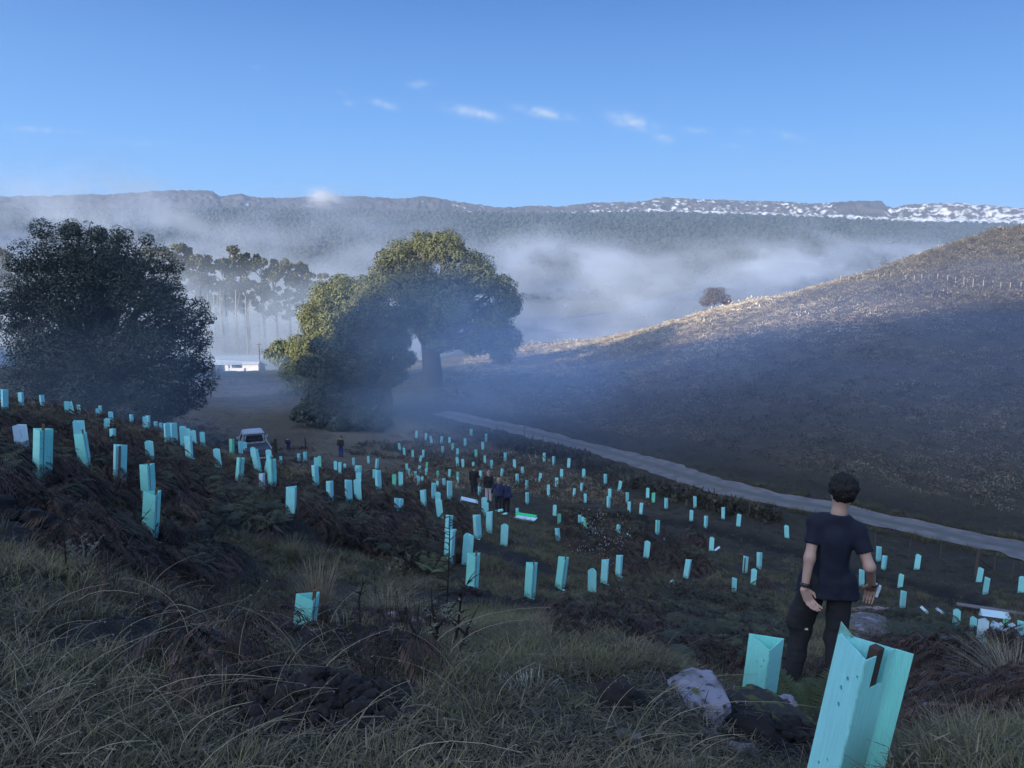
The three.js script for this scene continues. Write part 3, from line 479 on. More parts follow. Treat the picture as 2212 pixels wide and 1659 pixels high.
// thin bare trunks standing in the mist under the row
for (const [px, y0, y1, d, label] of [[428, 660, 716, 262, 'pale bare trunk in the mist nearest the dark conical tree'], [455, 668, 722, 260, 'pale bare trunk in the mist, second from left'], [468, 664, 726, 258, 'pale bare trunk in the mist, third from left'], [482, 655, 718, 262, 'brightest pale bare trunk in the mist above the shed'], [515, 662, 724, 258, 'pale bare trunk in the mist, right of the brightest'], [536, 675, 730, 256, 'pale bare trunk in the mist, farthest right above the shed']]) {
  const b = at(px * WIDE, y1 * WIDE + 22, d), top = at(px * WIDE, y0 * WIDE - 16, d); b.y = groundY(b.x, b.z) - 0.3;
  const t = thing('bare_tree', label, 'bare tree', b.toArray(), 0, 'bare trunks in the mist'), h = top.y - b.y;
  const m = new MB(); m.tube([V3(0, 0, 0), V3(0.15, h * 0.4, 0.1), V3(-0.1, h * 0.75, 0), V3(0.25, h, 0)], [0.36, 0.3, 0.24, 0.12], null, 6); m.tube([V3(-0.05, h * 0.72, 0), V3(1.1, h * 0.86, 0.3), V3(1.6, h * 0.97, 0.2)], [0.16, 0.1, 0.04], null, 4);
  part('trunk', m.geo(true), PALEBARK, t);
}
bigTree({ name: 'rounded_bush', label: 'pale green rounded bush in the mist right of the shed', base: [604, 792], dist: 238, seed: 61, leaf: 0.6, count: 3600, dark: [0.07, 0.09, 0.04], light: [0.13, 0.15, 0.07], gap: 0, lobes: [[604, 752, 22], [585, 765, 16], [625, 762, 18], [606, 775, 22]], trunk: { r: 0.3 } }).userData.category = 'bush';
bigTree({ name: 'bare_bush', label: 'twiggy reddish bush alone on the far hill shoulder', base: [1542, 664], dist: 168, seed: 67, leaf: 0.22, count: 3400, dark: [0.07, 0.052, 0.046], light: [0.12, 0.088, 0.07], gap: 0.1, lobes: [[1545, 640, 22], [1525, 650, 16], [1566, 648, 16], [1535, 630, 12], [1556, 628, 11]], trunk: { r: 0.16 } }).userData.category = 'bush';

// ---------------------------------------------------------------- the white shed in the mist
{
  const p = at(506 * WIDE, 797 * WIDE, 240), k = WIDE * 240 / FOC; p.y = groundY(p.x, p.z);
  const t = thing('farm_shed', 'white farm shed with long pale roof, sunlit in the mist', 'shed', p.toArray(), 0.1), L = 103 * k, Hh = 24 * k;
  const white = mat([0.78, 0.78, 0.76], 0.6), roof = mat([0.6, 0.64, 0.68], 0.45, { metalness: 0.2 }), dark = mat([0.1, 0.1, 0.11], 0.8);
  const box = (w, h, d, x, y, z) => { const g = new THREE.BoxGeometry(w, h, d); g.translate(x, y, z); return g; };
  for (const g of [box(L * 0.34, Hh * 0.78, 0.2, L * 0.33, Hh * 0.39, 0), box(L * 0.14, Hh * 0.62, 0.2, -L * 0.12, Hh * 0.31, 0), box(L * 0.3, Hh * 0.36, 0.2, L * 0.06, Hh * 0.18, 0.6), box(0.2, Hh * 0.78, 8, L * 0.5, Hh * 0.39, -4), box(0.2, Hh * 0.78, 8, -L * 0.5, Hh * 0.39, -4)]) part('wall', g, white, t);
  part('back_wall', box(L, Hh * 0.8, 0.2, 0, Hh * 0.4, -8), dark, t);
  const r = new THREE.BoxGeometry(L * 1.04, 0.16, 9.6); r.rotateX(0.16); r.translate(0, Hh * 0.93, -3.9); part('roof', r, roof, t);
  for (let i = 0; i < 6; i++) part('post', box(0.22, Hh * 0.78, 0.22, mix(-L * 0.48, L * 0.15, i / 5), Hh * 0.39, 0.2), dark, t);
  const q = at(562 * WIDE, 800 * WIDE, 232); q.y = groundY(q.x, q.z);
  const pole = thing('power_pole', 'slim pole standing at the right end of the white shed', 'pole', q.toArray()); const pg = new THREE.CylinderGeometry(0.11, 0.17, 8.2, 8); pg.translate(0, 4.1, 0); part('pole', pg, BARK, pole); const arm = box(1.8, 0.12, 0.12, 0, 7.7, 0.17); part('crossarm', arm, BARK, pole);
}
// ---------------------------------------------------------------- tree guards: three folded panels of fluted plastic, with punched holes, and a hardwood stake
const flute = (() => { const S = 64, d = new Uint8Array(S * S * 4); for (let i = 0, q = 0; i < S * S; i++, q += 4) { const v = 128 + 90 * Math.sin((i % S) / S * Math.PI * 16); d.fill(v, q, q + 3); d[q + 3] = 255; } const t = new THREE.DataTexture(d, S, S); t.wrapS = t.wrapT = THREE.RepeatWrapping; t.magFilter = THREE.LinearFilter; t.repeat.set(20, 1); t.needsUpdate = true; return t; })();
const grimeTint = (() => { const w = 128, h = 256, d = new Uint8Array(w * h * 4); for (let j = 0, q = 0; j < h; j++) for (let i = 0; i < w; i++, q += 4) { const y = j / h * 0.8, n = fbm(i * 0.09, j * 0.05, 4, 4), s = fbm(i * 0.35, j * 0.018, 8, 3), mud = clamp((0.1 + 0.12 * n - y) / 0.1) * clamp(0.55 + 1.5 * n), greenTint = clamp(0.5 * clamp(1 - y / 0.5) + 0.9 * s - 0.1) * 0.2, c = mix3(mix3([255, 255, 255], [214, 246, 205], greenTint), [118, 104, 84], mud * 0.8), k = 0.97 + 0.08 * s; d.set(c.map((v) => Math.min(255, v * k)), q); d[q + 3] = 255; } const t = new THREE.DataTexture(d, w, h); t.colorSpace = THREE.SRGBColorSpace; t.wrapS = THREE.RepeatWrapping; t.wrapT = THREE.ClampToEdgeWrapping; t.magFilter = THREE.LinearFilter; t.repeat.set(2.3, 1.25); t.needsUpdate = true; return t; })();  // mud smudges and streaks, plus a greener tint towards the bottom
const plastic = (c, tr = 0.3) => new THREE.MeshPhysicalMaterial({ color: new THREE.Color().setRGB(...c), roughness: 0.94, transmission: tr, thickness: 0, map: grimeTint, side: THREE.DoubleSide, bumpMap: flute, bumpScale: 0.0012 });
const PLASTIC = { '': plastic([0.42, 0.97, 0.98]), A: plastic([0.34, 0.97, 0.9]), w: plastic([0.62, 0.84, 0.96], 0.15), g: plastic([0.24, 0.88, 0.64]) };
const STAKE = mat([0.085, 0.05, 0.034], 0.85), STAKE2 = mat([0.16, 0.085, 0.045], 0.85);
const SIDE = 0.2, T = 0.004;
function panel(w, h, holes, cut, tip = 0) {
  const s = new THREE.Shape(); s.moveTo(0, 0);
  const ragged = 9; for (let i = 1; i < ragged; i++) s.lineTo(w * i / ragged, 0.008 * nz(i * 1.7, w * 40, h) - 0.004);
  s.lineTo(w, 0);
  if (cut) { s.lineTo(w, h - cut); s.lineTo(w * 0.62, h - cut); s.lineTo(w * 0.62, h); } else s.lineTo(w, h);
  if (tip) s.lineTo(w / 2, h + tip);
  s.lineTo(0, h); s.closePath();
  for (const [x, y, r] of holes) { const p = new THREE.Path(); p.absellipse(x * w, y * h, r, r * 1.15, 0, Math.PI * 2, true); s.holes.push(p); }
  const g = new THREE.ExtrudeGeometry(s, { depth: T, bevelEnabled: false, curveSegments: 5 }); g.translate(0, 0, -T); return g;
}
const HOLES = [[[0.16, 0.85, 0.006], [0.2, 0.76, 0.006], [0.14, 0.66, 0.0065], [0.36, 0.65, 0.0055], [0.56, 0.66, 0.005], [0.76, 0.665, 0.005], [0.2, 0.57, 0.006], [0.4, 0.575, 0.0055], [0.6, 0.585, 0.005], [0.22, 0.33, 0.006], [0.62, 0.36, 0.005]], [[0.8, 0.86, 0.006], [0.72, 0.78, 0.0055], [0.5, 0.79, 0.005], [0.84, 0.64, 0.006], [0.6, 0.67, 0.005], [0.75, 0.35, 0.0055]]];
function guardProto(kind, h = GUARD_H, side = SIDE) {
  const g = new THREE.Group(), m = PLASTIC[kind], few = [[0.5, 0.86, 0.007], [0.52, 0.79, 0.007], [0.46, 0.72, 0.007], [0.55, 0.66, 0.007], [0.4, 0.68, 0.0055]];
  // corner towards +z: panels run from it to the left and right rear corners; the third closes the back
  const tip = kind === '' ? 0.02 : 0;
  const r = panel(side, h, kind === 'A' ? HOLES[0] : few, 0, tip); r.rotateY(Math.PI / 3); part('panel', r, m, g);
  const l = panel(side, h, (kind === 'A' ? HOLES[1] : few).map(([x, y, q]) => [1 - x, y, q]).map(([x, y, q]) => [kind === 'A' ? 1 - x : x, y, q]), 0, 0); l.translate(-side, 0, 0); l.rotateY(-Math.PI / 3); part('panel', l, m, g);
  const b = panel(side, h, few, 0, 0); b.translate(-side / 2, 0, -side * 0.866 + T); part('panel', b, m, g);
  const flap = new THREE.BoxGeometry(0.055, 0.003, 0.05); flap.rotateY(0.4); flap.translate(0.05, 0.006, 0.0); part('foot_flap', flap, m, g);
  return g;
}
function addStake(g, where, h = GUARD_H, long = 0.02, m = STAKE) {
  const s = new THREE.BoxGeometry(0.026, h + long + 0.12, 0.026), R = SIDE;
  if (where === 'face') s.translate(0.06, (h + long) / 2 - 0.06, 0.012); else if (where === 'in') s.translate(0.02, (h + long) / 2 - 0.06, -0.06); else s.translate(-R * 0.5, (h + long) / 2 - 0.06, -R * 0.7);
  part('stake', s, m, g); return g;
}
const protos = { '': guardProto(''), A: addStake(guardProto('A'), 'in', GUARD_H, 0.07, STAKE2), w: guardProto('w'), g: addStake(guardProto('g'), 'in', GUARD_H, 0.06, STAKE2) };
const stakeProto = addStake(guardProto(''), 'face');
const ORD = ['first', 'second', 'third', 'fourth', 'fifth', 'sixth', 'seventh', 'eighth', 'ninth', 'tenth', 'eleventh', 'twelfth', 'thirteenth', 'fourteenth', 'fifteenth'];
const byZone = {};
for (const g of guards) if (!g.label) (byZone[g.where] ??= []).push(g);
for (const w in byZone) byZone[w].sort((a, b) => a.tx - b.tx).forEach((g, i, l) => { g.label = (i === 0 ? 'leftmost' : i === l.length - 1 ? 'rightmost' : ORD[i] + ' from left') + ' turquoise tree guard ' + w; });
const rg = RNG(5);
for (const g of guards) {
  if (g.label.startsWith('turquoise tree guard with light brown')) { const k = at(g.bx, 668, 6.3); g.p.copy(k); g.s = 1.02; }
  const kind = /w/.test(g.o) ? 'w' : /A/.test(g.o) ? 'A' : '', src = /S/.test(g.o) && kind !== 'w' ? stakeProto : protos[kind === '' && rg() < 0.1 ? 'g' : kind];
  const o = src.clone(); o.name = numbered('tree_guard'); scene.add(o); tag(o, g.label, 'tree guard', 'tree guards planted over the hillside');
  const y = Math.min(groundY(g.p.x, g.p.z), g.p.y + (g.label.includes('light brown') ? 0 : 0.15));
  o.position.set(g.p.x, y - 0.015, g.p.z); o.scale.setScalar(g.s);
  // lean as in the picture, and turn a corner or a face to the camera
  const lean = Math.atan2(g.tx - g.bx, g.by - g.ty) * 0.95, face = (kind === 'A' ? (rg() - 0.5) * 0.5 : rg() < 0.38 ? Math.PI + (rg() - 0.5) * 0.5 : (rg() - 0.5) * 1.0);
  o.rotation.order = 'ZXY'; o.rotation.set((rg() - 0.5) * 0.1, Math.atan2(-g.p.x, -g.p.z) + Math.PI * 0 + face, -lean + (rg() - 0.5) * 0.02);
  if (Math.abs(face) < 1.2) o.rotation.y = Math.atan2(-g.p.x, -g.p.z) + face;
}
// the two guards nearest the camera
{
  const o = thing('tree_guard', 'big turquoise tree guard standing right behind the lichen rock, rows of holes', 'tree guard', [0, 0, 0], 0, 'tree guards planted over the hillside');
  for (const c of guardProto('A', 0.6, 0.2).children.slice()) o.add(c);
  const p = at(757, 744, 4.3); o.position.set(p.x, p.y, p.z); o.rotation.order = 'ZXY'; o.rotation.set(0.05, -0.2, -0.06);
}
{
  const o = thing('tree_guard', 'nearest and largest turquoise tree guard at the lower right, open top, brown stake showing', 'tree guard', [0, 0, 0], 0, 'tree guards planted over the hillside');
  const h = 0.78, w = 0.158, m = plastic([0.4, 0.97, 0.98]), m2 = plastic([0.34, 0.97, 0.9]);
  const holes = [[0.45, 0.875, 0.0066], [0.32, 0.82, 0.0066], [0.36, 0.755, 0.0066], [0.86, 0.915, 0.005], [0.42, 0.52, 0.005], [0.18, 0.47, 0.005]];
  const l = panel(w, h, holes.map(([x, y, q]) => [x + 0.15 < 0.95 ? x + 0.15 : x, y, q]), 0, 0); l.translate(-w, 0, 0); l.rotateY(-Math.PI / 3); part('panel', l, m, o);
  const sh = new THREE.Shape(); sh.moveTo(0, 0); sh.lineTo(w, 0); sh.lineTo(w, h); sh.lineTo(w * 0.8, h); sh.lineTo(w * 0.8, h - 0.105); sh.lineTo(w * 0.36, h - 0.105); sh.lineTo(w * 0.36, h); sh.lineTo(0, h); sh.closePath();
  const r = new THREE.ExtrudeGeometry(sh, { depth: T, bevelEnabled: false }); r.translate(0, 0, -T); r.rotateY(Math.PI / 3); part('panel', r, m2, o);
  const b = panel(w, h, holes.slice(0, 2), 0, 0); b.translate(-w / 2, 0, -w * 0.866 + T); part('panel', b, m, o);
  const f = panel(0.05, h, [], 0, 0); f.translate(w * 0.5, 0, -w * 0.86); part('flange', f, m2, o);
  const pk = new THREE.Shape(); pk.moveTo(0, 0); pk.lineTo(0.045, 0); pk.lineTo(0.0, 0.04); pk.closePath(); const pg = new THREE.ExtrudeGeometry(pk, { depth: T, bevelEnabled: false }); pg.translate(-w * 0.5, h - 0.002, -w * 0.866 + T); part('torn_corner', pg, m, o);
  const st = new RoundedBoxGeometry(0.036, 0.9, 0.03, 1, 0.003); st.rotateY(Math.PI / 3); st.translate(w * 0.17, 0.342, -w * 0.56); part('stake', st, mat([0.05, 0.03, 0.022], 0.85), o);
  const q = at(866, 661, 2.12); o.rotation.order = 'ZXY'; o.rotation.set(0.06, -0.42, -0.125); o.updateMatrixWorld(true); o.position.copy(q).sub(V3(0, h, 0).applyEuler(o.rotation));
}
// loose guards on the ground
function lying(px, py, label, len, turn, roll, d, tilt = 0, kind = '') {
  const o = (kind === 'w' ? protos.w : protos['']).clone(); o.name = numbered('loose_tree_guard'); scene.add(o); tag(o, label, 'tree guard', 'loose tree guards lying on the ground');
  const p = d ? at(px * FULL, py * FULL, d) : onGround(px * FULL, py * FULL, 6); o.position.set(p.x, p.y + 0.1, p.z); o.scale.set(len / GUARD_H * 0.9, len / GUARD_H, len / GUARD_H * 0.9);
  o.rotation.order = 'YXZ'; o.rotation.set(tilt, roll, turn); return o;
}
lying(1881, 1990, 'pale turquoise tree guard lying flat left of the standing people, in front of the coat', 0.82, 1.27, 0.3, 0, 0.0, 'w');
lying(1982, 2020, 'small crumpled turquoise guard on the ground below the blonde person', 0.5, Math.PI / 2 + 0.2, 0.2);
lying(1997, 2030, 'short turquoise guard lying below the bent couple, right piece', 0.45, Math.PI / 2 + 0.35, -0.3);
for (const [px, py, label] of [[2617, 2137, 'crumpled pale guard scrap in grass left of the walking man'], [2812, 2180, 'crumpled white guard scrap under the guard on the mossy bank'], [2485, 2123, 'crumpled pale guard scrap in scrub below the dark bank'], [3650, 2435, 'row of pale guard ends poking from the bracken right of the man'], [3715, 2440, 'pale guard scrap poking from bracken left of the pile'], [2645, 2305, 'tiny pale scrap among dark scrub left of the walking man']]) lying(px, py, label, 0.28, 0.9, px * 0.01, 0, 0.5, 'w');
for (const [px, py, len, turn, roll, d, label] of [[4000, 2520, 0.6, 1.35, 0.3, 17.2, 'topmost pale guard slumped across the back of the pile'], [3975, 2455, 0.62, 1.5, -0.2, 18, 'green topped guard lying along the back of the pile at the right edge'], [3940, 2560, 0.62, 0.8, 0.5, 16, 'pale guard tilted like a roof at the front of the pile'], [3990, 2580, 0.6, 0.6, -0.4, 15.6, 'white guard leaning right at the front of the pile'], [4025, 2550, 0.6, 1.0, 0.9, 16.6, 'pale guard cut by the right picture edge in the pile'], [3965, 2680, 0.5, 1.2, 0.2, 13.5, 'pale guard buried in grass below the pile'], [3955, 2500, 0.55, 1.1, 0.6, 17, 'pale guard with brown stake end lying inside the pile']]) lying(px, py, label, len, turn, roll, d, 0.2, 'w');
lying(3318, 2425, 'pale guard edge showing between the man and the nearest guard', 0.5, 0.1, 0.4, 10.5, 0, 'w');
{
  // flat bundle of unfolded guards with a bright green edge
  const p = onGround(2065 * FULL, 2052 * FULL, 8), o = thing('guard_bundle', 'flat stack of turquoise guards with bright green edge lying right of the people', 'guard bundle', [p.x, p.y + 0.05, p.z], -0.45);
  for (let i = 0; i < 5; i++) { const g = new THREE.BoxGeometry(1.0, 0.012, 0.36); g.rotateX(0.12); g.translate(0.02 * i, 0.03 + i * 0.016, 0.01 * i); part('folded_guard', g, PLASTIC.w, o); }
  const e = new THREE.BoxGeometry(1.02, 0.05, 0.14); e.rotateX(0.5); e.translate(0, 0.15, -0.16); part('green_guard', e, mat([0.02, 0.55, 0.2], 0.5), o);
}
// ---------------------------------------------------------------- what grows on the ground
const PLANT = () => new THREE.MeshStandardMaterial({ roughness: 0.85, side: THREE.DoubleSide, vertexColors: true });
function blade(mb, rnd, x, z, h, w, bend, az, col, tip, seg = 3) {
  const dx = Math.cos(az), dz = Math.sin(az), px = -dz, pz = dx; let prev = null;
  for (let i = 0; i <= seg; i++) {
    const t = i / seg, o = bend * t * t, y = h * t * (1 - 0.28 * Math.min(1, bend / h) * t), ww = w * (1 - t) * 0.5 + 0.0006, c = V3(x + dx * o, y, z + dz * o), a = [c.x + px * ww, c.y, c.z + pz * ww], b = [c.x - px * ww, c.y, c.z - pz * ww];
    if (prev) mb.quad(prev[0], prev[1], b, a, mix3(col, tip, t));
    prev = [a, b];
  }
}
function tuftGeo(seed, n, rad, h, w, bend, c0, c1) {
  const rnd = RNG(seed), mb = new MB();
  for (let i = 0; i < n; i++) { const a = rnd() * 6.283, r = rad * Math.sqrt(rnd()), k = mix(0.75, 1.25, rnd()); blade(mb, rnd, Math.cos(a) * r, Math.sin(a) * r, h * mix(0.5, 1.15, rnd()), w * mix(0.7, 1.3, rnd()), bend * mix(0.3, 1.5, rnd()), a + (rnd() - 0.5) * 2.4, c0.map((v) => v * k), c1.map((v) => v * k)); }
  return mb.geo();
}
// a fern frond: midrib with leaflets along both sides, each with teeth when it is seen close
function frond(mb, rnd, base, az, len, rise, droop, col, teeth = 0, pairs = 11, curl = 0) {
  const dx = Math.cos(az), dz = Math.sin(az), P = (t) => V3(base.x + dx * len * t * (0.82 - 0.1 * t), base.y + len * (rise * t - droop * t * t), base.z + dz * len * t * (0.82 - 0.1 * t)), side = V3(-dz, 0, dx), k = mix(0.7, 1.25, rnd()), c = col.map((v) => v * k), dark = c.map((v) => v * 0.6);
  let q = P(0); const up = V3(0, 1, 0);
  for (let i = 1; i <= 5; i++) { const n = P(i / 5), s = side.clone().multiplyScalar(0.004 * len * (1.2 - i / 5)); mb.quad(q.clone().add(s).toArray(), n.clone().add(s).toArray(), n.clone().sub(s).toArray(), q.clone().sub(s).toArray(), dark); q = n; }
  for (let i = 0; i < pairs; i++) {
    const t = mix(0.16, 0.99, (i + 0.5) / pairs), o = P(t), L = len * 0.34 * Math.sin(Math.PI * Math.pow(1 - t * 0.97, 0.62)) * (0.25 + 0.75 * (1 - t)) * 1.5;
    for (const s of [-1, 1]) {
      const dir = side.clone().multiplyScalar(s).add(V3(dx * 0.55, 0.05 - curl * rnd() - 0.25 * rnd(), dz * 0.55)).normalize(), along = V3().crossVectors(dir, up).normalize(), wd = Math.max(0.004, len * 0.017), tip = o.clone().addScaledVector(dir, L * mix(0.8, 1.1, rnd())).add(V3(0, -L * (0.12 + curl * 0.6 * rnd()), 0));
      if (!teeth) { const m = o.clone().lerp(tip, 0.4); mb.quad(o.toArray(), m.clone().addScaledVector(along, wd).toArray(), tip.toArray(), m.clone().addScaledVector(along, -wd).toArray(), c); } else for (let j = 0; j < teeth; j++) { const u = (j + 0.5) / teeth, b = o.clone().lerp(tip, u), l = L * 0.26 * (1.05 - u), d2 = dir.clone().multiplyScalar(0.5); for (const r of [-1, 1]) mb.tri(b.clone().addScaledVector(dir, -L * 0.35 / teeth).toArray(), b.clone().addScaledVector(dir, L * 0.4 / teeth).toArray(), b.clone().addScaledVector(along, r * l).addScaledVector(d2, l).toArray(), c); }
    }
  }
}
function brackenGeo(seed, n, col, dead) {
  const rnd = RNG(seed), mb = new MB();
  for (let i = 0; i < n; i++) { const a = rnd() * 6.283, h = mix(0.12, 0.42, rnd()), st = V3(Math.cos(a) * 0.08, h * 0.8, Math.sin(a) * 0.08); if (i % 3 === 0) mb.tube([V3(0, -0.05, 0), st], [0.006, 0.004], [0.03, 0.02, 0.016], 3); frond(mb, rnd, st, a + (rnd() - 0.5), mix(0.32, 0.6, rnd()), dead ? mix(0.0, 0.5, rnd()) : mix(0.3, 0.8, rnd()), dead ? mix(0.5, 1.0, rnd()) : mix(0.4, 0.75, rnd()), mix3(col, col.map((v) => v * 1.7), rnd()), 0, 14, dead ? 0.9 : 0.2); }
  return mb.geo();
}
function twigGeo(seed, n, h) {
  const rnd = RNG(seed), mb = new MB();
  for (let i = 0; i < n; i++) { const a = rnd() * 6.283, p0 = V3((rnd() - 0.5) * 0.15, -0.04, (rnd() - 0.5) * 0.15), p2 = V3(p0.x + Math.cos(a) * h * 0.25, h * mix(0.5, 1.1, rnd()), p0.z + Math.sin(a) * h * 0.25), p1 = p0.clone().lerp(p2, 0.5).add(V3((rnd() - 0.5) * 0.06, 0, 0)), k = mix(0.6, 1.5, rnd()), c = [0.035 * k, 0.027 * k, 0.024 * k]; mb.tube([p0, p1, p2], [0.004, 0.003, 0.001], c, 3); for (let j = 0; j < 4; j++) { const o = p1.clone().lerp(p2, rnd() * 0.9), e = o.clone().add(V3((rnd() - 0.5) * h * 0.4, h * 0.14 * rnd(), (rnd() - 0.5) * h * 0.4)); mb.tube([o, e], [0.002, 0.0008], c, 3); } }
  return mb.geo();
}
function bushGeo(seed, n, r, c0, c1) {   // rough low growth as it shows from afar
  const rnd = RNG(seed), mb = new MB();
  for (let i = 0; i < n; i++) { const a = rnd() * 6.283, q = r * Math.sqrt(rnd()), p = V3(Math.cos(a) * q, r * 0.75 * rnd() * (1 - 0.5 * q / r), Math.sin(a) * q), s = r * mix(0.12, 0.3, rnd()), u = V3(rnd() - 0.5, rnd() * 0.9, rnd() - 0.5).normalize(), v = V3(rnd() - 0.5, rnd() - 0.5, rnd() - 0.5).cross(u).normalize(), c = mix3(c0, c1, rnd()), P = (x, y) => p.clone().addScaledVector(u, x * s).addScaledVector(v, y * s).toArray(); mb.quad(P(-0.5, 0), P(0, 0.3), P(1, 0), P(0, -0.3), c); }
  return mb.geo();
}
const KINDS = {
  grass: [tuftGeo(1, 17, 0.07, 0.075, 0.0045, 0.05, [0.034, 0.036, 0.014], [0.092, 0.094, 0.038]), tuftGeo(2, 15, 0.08, 0.07, 0.004, 0.06, [0.04, 0.031, 0.018], [0.125, 0.1, 0.058]), tuftGeo(3, 18, 0.06, 0.1, 0.004, 0.06, [0.04, 0.037, 0.018], [0.1, 0.094, 0.046])],
  straw: [tuftGeo(4, 20, 0.06, 0.2, 0.004, 0.16, [0.06, 0.048, 0.026], [0.18, 0.15, 0.09]), tuftGeo(5, 16, 0.08, 0.24, 0.0034, 0.24, [0.055, 0.044, 0.024], [0.2, 0.17, 0.11])],
  dead: [brackenGeo(6, 9, [0.034, 0.02, 0.016], true), brackenGeo(7, 8, [0.042, 0.026, 0.02], true), brackenGeo(8, 9, [0.028, 0.02, 0.018], true)],
  fern: [brackenGeo(9, 8, [0.03, 0.037, 0.021], false), brackenGeo(10, 8, [0.042, 0.044, 0.024], false)],
  litter: [0, 1, 2].map((v) => { const rnd = RNG(300 + v), mb = new MB(); for (let i = 0; i < 16; i++) { const a = rnd() * 6.283, r = 0.11 * Math.sqrt(rnd()), q = rnd() * 6.283, l = mix(0.02, 0.06, rnd()), o = V3(Math.cos(q) * r, 0.004 + 0.012 * rnd(), Math.sin(q) * r), k = mix(0.5, 1.3, rnd()), c = mix3([0.06, 0.05, 0.032], [0.14, 0.118, 0.08], rnd()).map((x) => x * k), w = 0.0018, dx = Math.cos(a), dz = Math.sin(a), e = V3(o.x + dx * l, o.y + 0.02 * rnd(), o.z + dz * l); mb.quad([o.x - dz * w, o.y, o.z + dx * w], [o.x + dz * w, o.y, o.z - dx * w], [e.x + dz * w * 0.5, e.y, e.z - dx * w * 0.5], [e.x - dz * w * 0.5, e.y, e.z + dx * w * 0.5], c); } return mb.geo(); }),
  twig: [twigGeo(11, 7, 0.4), twigGeo(12, 6, 0.55)],
  hill: [bushGeo(13, 26, 0.42, [0.19, 0.163, 0.118], [0.31, 0.27, 0.195]), bushGeo(14, 24, 0.5, [0.12, 0.1, 0.076], [0.2, 0.168, 0.124])],
  scrub: [bushGeo(15, 60, 0.5, [0.03, 0.03, 0.022], [0.075, 0.07, 0.045])],
};
const LABELS = { grass: 'short wet grass covering the near hillside', straw: 'dry straw coloured grass in loose patches over the slope', dead: 'dead red brown bracken lying over the slope', fern: 'dark green bracken growing in patches over the slope', twig: 'dark dead twigs standing in the grass', litter: 'dead straw littering the ground in the foreground', hill: 'brown bracken and rough grass over the hill across the road', scrub: 'dark low scrub along the gully and the roadside' };
const CATS = { grass: 'grass', straw: 'dry grass', dead: 'bracken', fern: 'bracken', twig: 'twigs', litter: 'straw litter', hill: 'ground cover', scrub: 'scrub' };
const spots = {}; for (const k in KINDS) spots[k] = KINDS[k].map(() => []);
const rc = RNG(2024), M4 = new THREE.Matrix4(), Q4 = new THREE.Quaternion(), E4 = new THREE.Euler();
const ROCK = at(2745 * FULL, 2790 * FULL, 3.15);
function sow(kind, x, z, s, tall = 1, tint = 1, sink = 0.01) {
  if (Math.abs(x - ROCK.x) < 0.24 && z - ROCK.z > -0.16 && z - ROCK.z < 0.34 && (kind !== 'litter' || z - ROCK.z < 0.14)) return;
  const list = spots[kind], v = Math.floor(rc() * list.length);
  E4.set((rc() - 0.5) * 0.3, rc() * 6.283, (rc() - 0.5) * 0.3); M4.compose(V3(x, groundY(x, z) - sink * s, z), Q4.setFromEuler(E4), V3(s, s * tall, s)); list[v].push([M4.clone(), tint * mix(0.6, 1.4, rc())]);
}
// keep the guards clear whose feet show
const clearOf = (x, z, top) => {
  const y = groundY(x, z), [px, py, d] = project(V3(x, y, z)), h = top * FOC / d;
  for (const g of guards) { if (Math.abs(px - g.bx) > 0.13 * (g.by - g.ty) * 2 + h * 0.5) continue; const hid = /P/.test(g.o) ? 0.14 : /h/.test(g.o) ? 0.5 : 0.06, gd = -g.p.z; if (-z < gd + 0.1 && -z > gd - 14 && py > g.ty && py - h < g.by - hid * (g.by - g.ty)) return false; }
  return true;
};
const inPoly = (px, py, poly) => { let c = false; for (let i = 0, j = poly.length - 1; i < poly.length; j = i++) { const [xi, yi] = poly[i], [xj, yj] = poly[j]; if ((yi > py) !== (yj > py) && px < (xj - xi) * (py - yi) / (yj - yi) + xi) c = !c; } return c; };
const roadFar = (x, z) => Math.hypot(x, z) < 18 ? 99 : segDist(x, z, roadLine);
